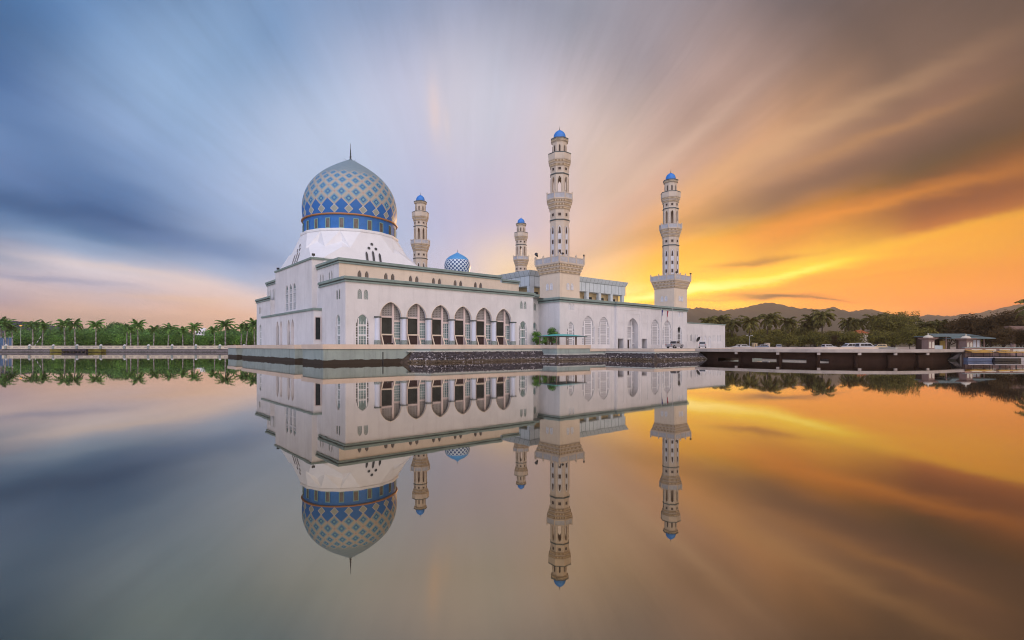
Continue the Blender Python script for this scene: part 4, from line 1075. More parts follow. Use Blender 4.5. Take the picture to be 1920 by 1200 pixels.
# satellite dish on the annex front
dsh = thing('satellite_dish', 'dark round satellite dish on a thin pole before the annex wall', 'satellite dish', loc2w(101.0, -2.9), ROT)
mb = MB(); mb.tube((0,0,2.2), (0,0,4.7), .06, .05); mb.build('pole', 'iron', dsh)
mb = MB(); prf = [(.02,0),(.35,.05),(.62,.16),(.82,.30),(.80,.32),(.6,.19),(.02,.03)]
b0 = len(mb.v); mb.lathe(prf, 18)
rm = Matrix.Rotation(R(118), 4, 'X') @ Matrix.Identity(4)
mb.v = [tuple((rm @ Vector(p)) + Vector((0,-.12,4.85))) for p in mb.v]; mb.build('reflector', 'iron', dsh, True)
mb = MB(); mb.tube((0,-.1,4.6), (0,-.75,4.95), .025, .02, 5); mb.box(-.07,.07,-.85,-.7,4.88,5.02); mb.build('receiver', 'iron', dsh)

# ------------------------------------------------------------------ terraces
ter = thing('upper_terrace', 'raised terrace with peach coping and green grey wall standing in the lake', 'terrace', MC, ROT)
UP = [(-5.2,-4.6),(9.9,-4.6),(11.6,-6.9),(36.3,-6.9),(36.3,-11.7),(45.6,-11.7),(45.6,66),(-4.0,66),(-4.0,56.8),(-1.5,56.8),(-1.5,49),(-4.4,49),(-4.4,11.3),(-1.5,11.3),(-1.5,4.7),(-5.2,4.7)]
mb = MB(); mb.prism(UP, -1.0, 2.2); mb.build('wall', 'terrace', ter)
def grow(poly, dd):
    b = MB(); b.sweep(poly, [(dd, 0)], True, 1); return [(p[0], p[1]) for p in b.v]
mb = MB(); mb.prism(grow(UP, .16), 2.24, GZ, 0, mtop=1); mb.build('coping', ('cap','paving'), ter)
mb = MB(); mb.prism(grow(UP, -.06), 2.18, 2.26); mb.build('shadow_joint', 'cornice_dark', ter)
mb = MB(); mb.box(4.18, 4.30, -4.72, -4.58, 0.0, 1.75); mb.build('drain_pipe', 'iron', ter)
low = thing('lower_terrace', 'lower terrace before the entrance hall with parked cars on it', 'terrace', MC, ROT)
LP = [(45.8,-11.5),(50.3,-11.9),(50.3,-23.5),(65.5,-23.2),(78,-23.2),(121,-12),(121,66),(45.8,66)]
LG = 2.2
mb = MB(); mb.prism(LP, -1.0, 1.62); mb.build('wall', 'terrace', low)
mb = MB(); mb.prism(grow(LP, .14), 1.66, LG, 0, mtop=1); mb.build('coping', ('cap','paving'), low)

# rock banks in front of the terrace walls
def rock_bank(label, name, path, ztop, width, n, kerb=True, e0=0, e1=0):
    """loose dark stones on a slope, plus a pale kerb along its head"""
    t = thing(name, label, 'rock bank', MC, ROT)
    seg = [(Vector(path[i]), Vector(path[i+1])) for i in range(len(path)-1)]
    lens = [(b-a).length for a, b in seg]; tot = sum(lens)
    mb = MB(); rnd = random.Random(n)
    p0 = Vector(path[0]); dr0 = (Vector(path[1])-p0).normalized(); tp_ = 2.0 if e0 else 0.0
    mb.sweep([tuple(p0+dr0*tp_)] + list(path[1:]), [(.05,ztop-.1),(.5,ztop-.1),(width+.2,-.15),(.05,-.3)], False, 1)
    mb.build('slope', 'rock_base', t)
    mb = MB()
    nrm_ = [Vector(((b-a).normalized().y, -(b-a).normalized().x)) for a, b in seg]
    for k in range(n):
        d_ = rnd.random()*tot; i = 0; D_ = d_
        while d_ > lens[i] and i < len(lens)-1: d_ -= lens[i]; i += 1
        a, b_ = seg[i]; dr = (b_-a).normalized(); nr_ = nrm_[i]; f = rnd.random(); c0 = a + dr*d_
        if rnd.random() < .16 and len(seg) > 1:
            i = rnd.randrange(len(seg)-1); c0 = Vector(path[i+1]); nr_ = nrm_[i].lerp(nrm_[i+1], rnd.random()).normalized()*1.05; D_ = 99
        if e0: f = max(f, 1 - D_/2.4) if D_ < 2.4 else f
        c = c0 + nr_*(.45 + (width-.35)*f); z = (ztop-.12)*(1-f) + .02
        r = rnd.uniform(.10, .25)*(.75 if z < .4 else 1); ps = []
        for q in ((1,0,0),(-1,0,0),(0,1,0),(0,-1,0),(0,0,1),(0,0,-1)):
            ps.append((c.x + q[0]*r*rnd.uniform(.6,1.4) + rnd.uniform(-.05,.05), c.y + q[1]*r*rnd.uniform(.6,1.4), z + q[2]*r*rnd.uniform(.5,1.0)))
        b0 = mb.add(ps); u_ = rnd.random()
        mi = (2 if u_ > .06 else 1) if z < .40 else ((1 if u_ < .34 else 0) if z < .62 else (1 if u_ < .05 else 0))
        for q in ((0,2,4),(2,1,4),(1,3,4),(3,0,4),(2,0,5),(1,2,5),(3,1,5),(0,3,5)): mb.f.append(tuple(b0+x for x in q)); mb.m.append(mi)
    o = mb.build('stones', ('rock','rock_pale','rock_brown'), t); o['kind'] = 'stuff'
    if kerb:
        mb = MB(); mb.sweep(path, [(.02,ztop-.15),(.62,ztop-.15),(.62,ztop+.1),(.02,ztop+.1)], False, 1); mb.build('kerb', 'kerb', t)
M['rock'] = mat('dark_rock', (0.070, 0.058, 0.062), 0.9, var=0.5, vscale=3.0)
M['rock_pale'] = mat('pale_rock', (0.36, 0.32, 0.31), 0.9, var=0.2, vscale=3.0)
M['rock_brown'] = mat('muddy_rock', (0.13, 0.095, 0.062), 0.85, var=0.3, vscale=3.0)
M['rock_base'] = mat('wet_rock', (0.075, 0.052, 0.036), 0.8, var=0.4, vscale=2.0)
rock_bank('dark stone bank with pale kerb below the arcade terrace', 'rock_bank', [(8.4,-4.62),(9.9,-4.62),(11.6,-6.95),(36.4,-6.95)], 1.85, 2.3, 4600, e0=1)
rock_bank('low stone bank with pale kerb at the foot of the gazebo platform', 'rock_bank', [(36.2,-8.6),(36.2,-11.85),(50.2,-12.0)], 1.15, 1.8, 2400)
rock_bank('stone bank with pale kerb below the car terrace, ending at the bridge', 'rock_bank', [(50.2,-12.2),(50.2,-23.6),(65.6,-23.3),(68,-22.0)], 1.45, 1.9, 3200)

# ------------------------------------------------------------------ gazebo, shrubs, floodlights, flags
gz = thing('gazebo', 'open gazebo with flat teal hipped roof on slim brown posts', 'gazebo', loc2w(36.4, -11.4, GZ), ROT)
GL, GW = 8.0, 4.6
mb = MB(); e = .35; h0, h1 = 1.62, 2.05
ro = [(-e,-e),(GL+e,-e),(GL+e,GW+e),(-e,GW+e)]; ri = [(2.2,2.0),(GL-2.2,2.0),(GL-2.2,GW-2.0),(2.2,GW-2.0)]
for i in range(4):
    j = (i+1) % 4; mb.face([(*ro[i],h0+.10),(*ro[j],h0+.10),(*ri[j],h1+.05),(*ri[i],h1+.05)])
mb.face([(*p,h1+.05) for p in ri])
mb.face([(*p,h0) for p in reversed(ro)], 1)
for i in range(4):
    j = (i+1) % 4; mb.face([(*ro[i],h0-.02),(*ro[j],h0-.02),(*ro[j],h0+.10),(*ro[i],h0+.10)], 1)
mb.build('roof', ('teal','cornice_dark'), gz)
for x, y in [(0,0),(2.7,0),(5.3,0),(8,0),(0,2.3),(8,2.3),(0,4.6),(2.7,4.6),(5.3,4.6),(8,4.6)]:
    mb = MB(); mb.box(x-.07, x+.07, y-.07, y+.07, 0, h0); mb.build('post', 'timber', gz)
def floodlight(label, loc, rz, sc=1.0):
    t = thing('floodlight', label, 'floodlight', loc, rz, 'floodlights on parapets')
    mb = MB(); mb.tube((0,0,0), (0,0,.35), .04); mb.box(-.25,.25,-.03,.03,.30,.36); mb.build('bracket', 'iron', t)
    mb = MB(); mb.prism([(-.32,-.18),(.32,-.18),(.26,.2),(-.26,.2)], .34, .78); mb.build('housing', 'iron', t)
    mb = MB(); mb.face([(-.27,-.185,.40),(.27,-.185,.40),(.27,-.185,.72),(-.27,-.185,.72)]); mb.build('lens', 'car_glass', t)
    t.scale = (sc, sc, sc)
fl = lambda u, v, z: loc2w(u, v, z)
floodlight('floodlight on the front corner of the nearest minaret balcony', fl(47.4-2.9, -1.38-3.75, 21.65), ROT, .8)
floodlight('floodlight on the right corner of the nearest minaret balcony', fl(47.4+3.7, -1.38-3.75, 21.95), ROT+.6, .8)
floodlight('floodlight on the front corner of the far right minaret balcony', fl(90.18-3.1, -1.38-3.75, 21.65), ROT, .9)
floodlight('floodlight on the right corner of the far right minaret balcony', fl(90.18+3.7, -1.38-3.75, 21.95), ROT, .8)
floodlight('floodlight on the near top corner of the plain west block', fl(.4, 16.2, 19.2), ROT, .9)
floodlight('floodlight on the far top corner of the plain west block', fl(.4, 38.6, 19.2), ROT, .9)
floodlight('left of two small floodlights on the terrace coping', fl(5.25, -4.55, GZ-.25), ROT, .62)
floodlight('right of two small floodlights on the terrace coping', fl(5.85, -4.55, GZ-.25), ROT+.4, .62)
ls = thing('loudspeaker', 'grey horn loudspeaker on the left corner of the nearest minaret balcony', 'loudspeaker', fl(47.4-3.7, -1.38+3.3, 21.6), ROT)
mb = MB(); mb.tube((0,0,0), (0,0,.7), .04); mb.build('bracket', 'iron', ls)
mb = MB(); mb.tube((.35,.1,.75), (-.5,-.3,1.15), .10, .38, 10); mb.build('horn', 'iron', ls)
def flag(label, u, v, m, top, drop, has=True):
    t = thing('flagpole', label, 'flagpole', loc2w(u, v, LG), ROT, 'flagpoles before the entrance hall')
    mb = MB(); mb.tube((0,0,0), (0,0,top), .07, .04, 8); mb.lathe([(.10,top),(.12,top+.08),(.02,top+.2)], 8); mb.build('pole', 'pole', t)
    if has:
        mb = MB(); n = 14; rnd = random.Random(m)
        for i in range(n):
            z0 = top-.15-drop*i/n; z1 = top-.15-drop*(i+1)/n; w0 = .42*(1-.55*i/n)+.08*math.sin(i*1.3); w1 = .42*(1-.55*(i+1)/n)+.08*math.sin((i+1)*1.3)
            for k in range(3):
                a0, a1 = k/3, (k+1)/3; y = lambda a, w: .16*math.sin(a*6+z0*1.2)*a
                mb.face([(a0*w0,y(a0,w0),z0),(a1*w0,y(a1,w0),z0),(a1*w1,y(a1,w1),z1),(a0*w1,y(a0,w1),z1)])
        mb.build('flag', m, t)
flag('flagpole with a drooping dark blue flag, left of the red flag', 77.0, -7.3, 'flag_blue', 9.6, 2.9)
flag('flagpole with a drooping dark red flag, before the entrance hall', 79.3, -7.3, 'flag_red', 9.5, 3.0)
flag('bare flagpole without a flag, right of the red flag', 81.9, -7.3, 'flag_red', 10.0, 0, False)

# ------------------------------------------------------------------ bridge (world axes from here on: X right, Y away)
NEAR = [(37.0,108.0),(43.7,99.8),(48.8,94.0),(54.1,90.3),(60,88.4),(65.9,88.0),(72.5,89.3),(84.8,96.2)]
FAR = [(51,119),(56.5,112),(60,107.5),(62.0,105.0),(64,103.8),(66.3,103.6),(68.5,104.2),(79,110.5)]
br = thing('bridge', 'low curved concrete bridge from the mosque terrace to the right shore', 'bridge')
mb = MB(); deck = NEAR + FAR[::-1]
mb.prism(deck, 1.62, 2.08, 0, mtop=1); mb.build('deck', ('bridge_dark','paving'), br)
mb = MB(); mb.sweep(NEAR, [(.0,1.58),(.22,1.58),(.25,1.72),(.25,2.12),(.0,2.16),(-.2,2.12)], False, 1); mb.build('edge_beam', 'concrete', br)
mb = MB(); mb.sweep(FAR, [(-.2,1.5),(-.2,2.5),(.1,2.5),(.1,1.5)], False, 1); mb.build('far_parapet', 'cap', br)
for i in range(1, len(NEAR)-1):
    a, b_ = Vector(NEAR[i]), Vector(FAR[i])
    for q in ((a,b_),):
        p0, p1 = q; dr = (p1-p0).normalized(); nr_ = Vector((-dr.y, dr.x)); c = (p0+p1)/2; L = (p1-p0).length/2
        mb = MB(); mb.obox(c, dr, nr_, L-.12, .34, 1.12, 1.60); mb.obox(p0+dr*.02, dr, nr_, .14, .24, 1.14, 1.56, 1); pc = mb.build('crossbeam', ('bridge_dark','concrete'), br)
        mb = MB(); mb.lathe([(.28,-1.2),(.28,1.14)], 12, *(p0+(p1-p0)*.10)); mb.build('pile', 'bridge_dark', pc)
mb = MB(); inn = []                                     # dark sheet added under the deck for its deep shade, with low openings
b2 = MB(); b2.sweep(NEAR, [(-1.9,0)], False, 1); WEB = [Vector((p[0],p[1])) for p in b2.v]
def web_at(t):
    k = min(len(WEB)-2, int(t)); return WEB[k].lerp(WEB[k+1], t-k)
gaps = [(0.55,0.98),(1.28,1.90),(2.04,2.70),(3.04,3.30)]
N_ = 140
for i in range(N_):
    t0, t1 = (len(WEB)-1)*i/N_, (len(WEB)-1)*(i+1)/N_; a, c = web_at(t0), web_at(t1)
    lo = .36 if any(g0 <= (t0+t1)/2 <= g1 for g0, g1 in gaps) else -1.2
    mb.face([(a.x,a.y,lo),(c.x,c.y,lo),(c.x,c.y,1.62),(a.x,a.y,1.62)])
mb.build('added_dark_web', 'bridge_dark', br)

# ------------------------------------------------------------------ ground, water
mb = MB(); mb.box(-5000, 5000, -3000, 8000, -3.2, -3.0); struct('ground', mb, 'tarmac')
shore = [(84.5,96.6),(88,118),(91,150),(86,178),(60,200),(10,226),(-50,238),(-125,243),(-260,247),(-700,262),(-5000,420)]
land = shore + [(-5000,8000),(5000,8000),(5000,96.6),(300,96.6)]
mb = MB(); mb.prism(land, -2.9, 1.5, 0); struct('far_shore', mb, 'tarmac')
M['bank'] = mat('stone_pitched_bank', (0.155, 0.135, 0.135), 0.9, var=0.35, vscale=1.3, stain=((0.05, 0.045, 0.035), 0.25))
mb = MB(); mb.sweep(shore[:10], [(-.5,1.54),(.0,1.5),(2.6,-.3),(2.8,-2.8)], False, -1); struct('shore_bank', mb, 'bank')
mb = MB(); mb.face([(-3000,-2500,0),(3000,-2500,0),(3000,330,0),(-3000,330,0)]); struct('water', mb, 'water')

# ------------------------------------------------------------------ left bank: balustrade, landing, palms, trees
bal = thing('balustrade', 'long cream balustrade with capped posts on the far left bank', 'balustrade', (0,0,0))
BY = [(-245,246.0),(-190,244.8),(-125,242.6),(-62,239.3)]
def by(x):
    for (x0,y0),(x1,y1) in zip(BY, BY[1:]):
        if x <= x1: return y0+(y1-y0)*(x-x0)/(x1-x0)
    return BY[-1][1]
mb = MB(); mb.sweep(BY, [(-.15,1.5),(.15,1.5),(.15,2.95),(-.15,2.95),(-.15,1.5)], False, 1); mb.build('wall', 'pale_stone', bal)
mb = MB(); mb.sweep(BY, [(-.22,2.92),(.24,2.92),(.24,3.08),(-.22,3.08),(-.22,2.92)], False, 1); mb.build('rail', 'pale_stone', bal)
mb = MB(); x = -243.0
while x < -64:
    y = by(x+1) - .17; mb.box(x, x+2.2, y-.012, y+.02, 1.95, 2.6); x += 3.55
mb.build('inset_panels', 'concrete', bal)
for k in range(16):
    x = -243 + 11.6*k; mb = MB(); y = by(x); mb.box(x-.5, x+.5, y-.45, y+.45, 1.5, 3.15); p = mb.build('post', 'pedestal', bal)
    mb = MB(); mb.lathe([(.62,3.15),(.62,3.3),(.45,3.5),(.2,3.65),(.02,3.7)], 10, x, y); mb.build('cap', 'white', p)
lan = thing('landing', 'dark timber landing stage under the balustrade on the left bank', 'landing stage', (0,0,0))
M['dark_planks'] = mat('dark_planks', (0.045, 0.035, 0.045), 0.85, var=0.4, vscale=1.5)
mb = MB(); mb.box(-210.5,-199,239.2,243.6,.45,1.55); mb.build('deck', 'dark_planks', lan)
mb = MB()
for k in range(7): mb.tube((-210.2+1.8*k,239.4,-1.2), (-210.2+1.8*k,239.4,.5), .16)
mb.build('pile', 'bark', lan)
mb = MB(); mb.box(-217,-210.6,240.3,243.5,.2,1.35); mb.box(-198.9,-193,240.3,243.5,.2,1.35); g_ = mb.build('grass_bank', 'leaf_olive'); g_['kind'] = 'structure'

rnd = random.Random(11)
def frond(mb, base, az, el, L, droop, wid, nl, mi=0):
    """arching feather leaf: rachis strip and two rows of leaflets"""
    p = Vector(base); h = Vector((math.cos(az), math.sin(az), 0)); e = el; pts = [p.copy()]; dirs = []
    n = 9; stp = L/n
    for i in range(n):
        dv = h*math.cos(e) + Vector((0,0,1))*math.sin(e); p = p + dv*stp; pts.append(p.copy()); dirs.append(dv); e -= droop/n*(0.6+0.9*i/n)
    side = Vector((-math.sin(az), math.cos(az), 0))
    for i in range(n):
        w = .05*L/4*(1-i/n)+.012; a, b = pts[i], pts[i+1]
        mb.face([a-side*w, a+side*w, b+side*w*.8, b-side*w*.8], mi)
    for k in range(nl):
        t = (k+1.2)/(nl+1); f = t*n; i = min(n-1, int(f)); c = pts[i].lerp(pts[i+1], f-i); dv = dirs[i]
        ll = wid*(math.sin(PI*min(1, t*.9+.12))**.6)*rnd.uniform(.85,1.1)
        up = side.cross(dv).normalized()
        for sg in (-1, 1):
            tip = c + side*sg*ll*rnd.uniform(.70,.88) + dv*ll*.45 - Vector((0,0,1))*ll*rnd.uniform(.25,.75) + up*ll*rnd.uniform(-.1,.25)
            ww = L*.036
            mid = (c+tip)/2 + up*ll*.12
            mb.face([c-dv*ww*.6, mid-dv*ww, tip, mid+dv*ww, c+dv*ww*.6], mi)
def make_palm(kind, label, group, seed):
    global rnd
    rnd = random.Random(seed)
    royal = kind == 'royal'
    t = thing('palm_tree', label, 'palm tree', (0,0,0), 0, group)
    mb = MB(); H = 8.2 if royal else 9.0; n = 8; lx = rnd.uniform(-.3,.3) if royal else rnd.uniform(-.9,.9)
    prof = [(.34,0),(.28,.12),(.26,.35),(.27,.6),(.22,.85),(.19,1.0)] if royal else [(.30,0),(.22,.1),(.17,.4),(.15,.7),(.14,1.0)]
    pts = [(lx*(z**2), 0, z*H) for _, z in prof]
    for (r0,_),(r1,_),a,b in zip(prof, prof[1:], pts, pts[1:]): mb.tube(a, b, r0, r1, 9)
    mb.build('trunk', 'palm_trunk' if royal else 'bark', t, True)
    top = Vector(pts[-1])
    mb = MB()
    if royal:
        mb.tube(top, top+Vector((0,0,1.5)), .19, .11, 8, 1); top = top + Vector((0,0,1.45)); mb.tube(top, top+Vector((.05,0,3.0)), .05, .012, 5, 0)
        N, L = 15, 4.5
    else: N, L = 22, 4.5
    for k in range(N):
        az = 2*PI*k/N*1.618*2.3 + rnd.uniform(-.2,.2); f = k/N
        el = R(78 - 92*f + rnd.uniform(-8,8)) if royal else R(66 - 98*f + rnd.uniform(-8,8))
        frond(mb, top, az, el, L*rnd.uniform(.85,1.08), R(105 if royal else 112)*rnd.uniform(.85,1.15), 1.0, 22, 0)
    mb.build('fronds', ('frond_green' if royal else 'frond_olive', 'shaft_green'), t)
    return t
def make_tree(label, group, leaf, seed, h=9.0, w=8.0, trunk=2.0, lobes=9, nleaf=2600, lsize=.42, flat=1.0, low=.18):
    r = random.Random(seed); t = thing('broadleaf_tree', label, 'tree', (0,0,0), 0, group)
    mb = MB(); mb.tube((0,0,0), (r.uniform(-.2,.2),0,trunk), .32, .22, 8); ls = []
    for k in range(lobes):
        a = 2*PI*k/lobes*1.7 + r.uniform(-.4,.4); f = (k+.5)/lobes
        rr = w*.5*r.uniform(.25,.72)*(1-.35*f); z = trunk*.9 + (h-trunk)*(low+(.80-low)*f)
        R_ = w*r.uniform(.20,.32); c = Vector((rr*math.cos(a), rr*math.sin(a), min(z, h-R_*.8*flat))); ls.append((c, R_))
        mb.tube((0,0,trunk*.8), tuple(c*.9), .14, .05, 6)
    ls.append((Vector((0,0,h-w*.24*flat)), w*.27)); ls.append((Vector((0,0,(h+trunk)*.5)), w*.34))
    mb.build('trunk', 'bark', t)
    mb = MB(); tot = sum(R_**2 for _, R_ in ls)
    for c, R_ in ls:
        for _ in range(int(nleaf*R_**2/tot)):
            dv = Vector((r.gauss(0,1), r.gauss(0,1), r.gauss(0,1))).normalized()
            if dv.z < -.45: dv.z *= -.6
            rad = R_*(1.0 - .55*r.random()**2.2)*(1+.20*math.sin(dv.x*7+c.x)*math.sin(dv.y*6+c.y)+.10*math.sin(dv.z*11))
            p = c + Vector((dv.x*rad, dv.y*rad, dv.z*rad*.82*flat))
            if p.z < trunk*.45: continue
            nn = (dv + Vector((r.uniform(-1,1),r.uniform(-1,1),r.uniform(-.4,1)))*.75).normalized()
            a = nn.orthogonal().normalized(); b = nn.cross(a); th_ = r.random()*6.28; a, b = a*math.cos(th_)+b*math.sin(th_), b*math.cos(th_)-a*math.sin(th_)
            s_ = lsize*r.uniform(.55,1.25)
            mb.face([p-a*s_, p-b*s_*.55+nn*s_*.15, p+a*s_, p+b*s_*.55+nn*s_*.15])
    mb.build('crown', leaf, t)
    return t
def at(px, Y): return (px-960)/960.0*Y         # bearing of the photo -> metres at distance Y

# royal palms behind the balustrade: (bearing, crown-centre height above eye in px, distance)
pal = [(3,44),(12,42),(24,34),(61,40),(79,38),(122,42),(141.5,41),(180,40),(237.5,34),(245,32),(259,40),(288,32),(315,35),(343,30),(363,36),(403,32),(423,41),(452,35),(461,36),(478,42)]
GP = 'royal palms along the far left bank'
r3 = random.Random(5); royals = [make_palm('royal', '', GP, 21), make_palm('royal', '', GP, 22), make_palm('royal', '', GP, 23)]
placed = set()
for i, (px, hh) in enumerate(pal):
    Y = (252 if i not in (9,) else 248) + r3.uniform(-2,2); proto = royals[i % 3]
    top = 2.6 - 1.5 + hh/960*Y; sc = top/9.75
    lab = f'royal palm on the left bank, {ORD[i]} of the row counted from the left'
    if i < 3: o = proto; o.location = (at(px,Y), Y, 1.5); o.scale = (sc,)*3; o['label'] = lab
    else: o = dup(proto, (at(px,Y), Y, 1.5), 0, sc*1.0, lab)
    o.rotation_euler = (r3.uniform(-.045,.045), r3.uniform(-.05,.05), r3.uniform(0,6.28)); o.scale = (sc*r3.uniform(.9,1.12), sc*r3.uniform(.9,1.12), sc)
GT = 'leafy trees behind the left bank'
tp = [make_tree('', GT, 'leaf_green', 31, 9.5, 8.5, 1.6, 9, 4200, .29), make_tree('', GT, 'leaf_green', 32, 8.5, 10, 1.2, 11, 4600, .29), make_tree('', GT, 'leaf_bright', 33, 5.6, 9.5, .6, 10, 3800, .25)]
lt = [(20,27,285,0),(36,33,300,1),(52,30,282,0),(70,33,292,1),(90,30,280,1),(100,31,300,0),(112,33,286,1),(130,32,295,1),(150,31,285,0),(165,33,296,1),(186,34,282,0),(200,34,300,1),(216,46,305,0),(226,40,290,0),(244,37,296,1),(270,33,290,0),(283,27,280,1),(300,34,296,1),(322,36,288,0),(336,33,292,1),(354,25,284,1),(376,20,280,1),(395,32,290,0),(412,26,282,1),(432,33,292,1),(446,28,284,0),(464,31,290,1),(477,33,282,1),
      (158,21,262,2),(178,20,264,2),(201,22,262,2),(221,20,263,2),(243,19,262,2),(268,19,263,2),(303,18,262,2),(348,20,263,2),(371,17,262,2),(392,16,262,2),(108,17,263,2),(130,18,262,2),(410,17,262,2),(436,18,263,2),(460,17,262,2),(475,19,262,2),(88,17,262,2),(53,17,264,2),(36,17,263,2),(332,17,262,2),(318,18,263,2),(285,17,263,2)]
cnt = [0,0,0]; kindname = ['tall loose green tree','broad dense green tree','low bright green tree']
order = sorted(range(len(lt)), key=lambda i: lt[i][0])
tot_k = [sum(1 for q in lt if q[3] == k) for k in range(3)]
for i in order:
    px, hh, Y, k = lt[i]; hh += (2, 3, 4)[k]; sc = (2.6-1.5+hh/960*Y)/(9.5, 8.5, 5.6)[k]; cnt[k] += 1
    nm = ORD[cnt[k]-1] if cnt[k] <= 20 else ['twenty-first','twenty-second','twenty-third','twenty-fourth','twenty-fifth'][cnt[k]-21]
    lab = f'{kindname[k]} behind the left bank, {nm} of its kind from the left'
    if cnt[k] == 1: tp[k].location = (at(px,Y), Y, 1.5); tp[k].scale = (sc,)*3; tp[k]['label'] = lab
    else: dup(tp[k], (at(px,Y), Y, 1.5), r3.uniform(0,6.28), (sc*r3.uniform(.95,1.15), sc*r3.uniform(.95,1.15), sc), lab)
# things on the left bank
ap = thing('apartment_block', 'pale blue grey apartment block far behind the left trees', 'building', (at(381,420), 420, 1.5), .2)
mb = MB(); mb.prism([(-4.5,-4),(4.5,-4),(4.5,4),(-4.5,4)], 0, 14.0); mb.prism([(-1.5,-2),(2.5,-2),(2.5,2),(-1.5,2)], 14.0, 16.5); mb.build('wall', 'white', ap)
for fz in range(4):
    for k in range(4): mb = MB(); mb.box(-3.9+2.1*k, -2.7+2.1*k, -4.03, -3.98, 1.8+3.2*fz, 3.4+3.2*fz); mb.build('window', 'glass_grey', ap)
bs = thing('fence', 'blue sheet fence with grey posts at the far left of the bank', 'fence', (0,0,0))
for k in range(4):
    mb = MB(); x = at(-8+8.2*k, 250); mb.box(x, x+1.75, 249.9, 250.05, 1.5, 7.0); mb.build('panel', 'blue_sheet', bs)
    mb = MB(); mb.box(x+1.78, x+1.98, 249.85, 250.1, 1.5, 6.4); mb.build('post', 'concrete', bs)
bb = thing('boom_barrier', 'raised boom barrier with white and dark stripes between palms', 'barrier', (at(64.5,249), 249, 1.5))
mb = MB(); mb.box(-.3,.3,-.3,.3,0,1.4); mb.build('cabinet', 'white', bb)
mb = MB()
for k in range(6): a = Vector((0,0,1.2))+Vector((.55,0,.83)).normalized()*1.15*k; mb.tube(a, a+Vector((.55,0,.83)).normalized()*1.15, .13, .13, 6, k % 2)
mb.build('arm', ('white','iron'), bb)
def street_lamp(label, X, Y, z, h, double=True):
    t = thing('street_lamp', label, 'street lamp', (X, Y, z), 0)
    mb = MB(); mb.tube((0,0,0), (0,0,h), .10, .06, 8); mb.build('pole', 'pole', t)
    for sg in ((-1,1) if double else (1,)):
        mb = MB(); mb.tube((0,0,h), (sg*.7,0,h+.12), .04); mb.build('arm', 'pole', t)
        mb = MB(); mb.prism([(sg*.5-.1,-.16),(sg*1.2,-.16),(sg*1.2,.16),(sg*.5-.1,.16)], h+.08, h+.24); mb.build('lamp_head', 'white', t)
street_lamp('short street lamp beside the blue fence on the left bank', at(21,247), 247, 1.5, 5.6)
lp = thing('street_lamp', 'small orange lit lamp among the palms at far left', 'street lamp', (at(39,250), 250, 1.5))
mb = MB(); mb.tube((0,0,0), (0,0,11.2), .12, .07); mb.build('pole', 'pole', lp)
M['lit'] = mat('lit_lamp', (1,.5,.1)); NT(M['lit'].node_tree).n['Principled BSDF'].inputs['Emission Color'].default_value = (1,.38,.06,1); M['lit'].node_tree.nodes['Principled BSDF'].inputs['Emission Strength'].default_value = 0.7
mb = MB(); mb.lathe([(.05,11.1),(.5,11.2),(.55,11.4),(.3,11.6),(.05,11.65)], 10); mb.build('lamp_head', 'lit', lp)

# ------------------------------------------------------------------ right shore
GL_ = 1.5
mb = MB(); mb.sweep([(60,201),(86,179),(91,150),(88,118)], [(-.4,1.5),(-.4,2.45),(-.8,2.45),(-.8,1.5)], False, 1)
tag(mb.build('car_park_wall', 'pale_stone'), 'low pale wall along the car park edge behind the bridge', 'wall')
# shrubs beside the gazebo
sh1 = make_tree('round bright green shrub at the wall corner beside the gazebo', None, 'leaf_bright', 41, 2.9, 2.6, .15, 8, 1900, .13, low=.06)
sh1.name = 'shrub'; sh1['category'] = 'shrub'; p = loc2w(40.6, -1.6, GZ); sh1.location = p
sh2 = make_tree('taller darker shrub behind the gazebo posts', None, 'leaf_green', 42, 4.1, 2.9, .2, 9, 2200, .15, low=.08)
sh2.name = 'shrub'; sh2['category'] = 'shrub'; sh2.location = loc2w(42.6, -3.9, GZ); sh2.scale = (1,1,.92)
sh3 = dup(sh1, loc2w(41.7, -3.0, GZ), 1.0, .72, 'low bright shrub between the round shrub and the taller darker one')
# coconut palms: (bearing, crown px, distance)
CP = [(1331,46,235),(1346,50,238),(1372,44,225),(1405,47,220),(1437,53,218),(1478,46,220),(1508,38,224),(1527,50,222),(1541,58,216),(1590,44,224),(1611,45,230),(1639,50,226),(1738,42,178),(1761,45,180),(1777,43,176)]
GC = 'coconut palms behind the car park'
cprot = [make_palm('coco', '', GC, 51), make_palm('coco', '', GC, 52), make_palm('coco', '', GC, 53)]
for i, (px, hh, Y) in enumerate(CP):
    sc = (2.6-GL_ + hh/960*Y)/9.0
    if Y < 190: sc *= .93
    wide = 1.0 if i in (2,3,4,5,7,8) else .85
    lab = f'coconut palm on the right shore, {ORD[i]} counted from the annex towards the right'
    if i < 3: o = cprot[i]; o.location = (at(px,Y), Y, GL_); o.scale = (sc,)*3; o['label'] = lab
    else: dup(cprot[i % 3], (at(px,Y), Y, GL_), r3.uniform(0,6.28), sc, lab)
ep = dup(cprot[0], (at(1937,120), 120, GL_), 2.0, (1.05,1.05,1.1), 'dark coconut palm cut by the right edge of the picture'); 
GB = 'leafy trees behind the right car park'
bp_ = [make_tree('', GB, 'leaf_olive', 61, 6.2, 8.5, 1.0, 10, 4200, .25), make_tree('', GB, 'leaf_olive', 62, 13.5, 20, 2.5, 15, 9000, .34), make_tree('', GB, 'leaf_brown', 63, 11, 12, 2.0, 12, 5600, .28)]
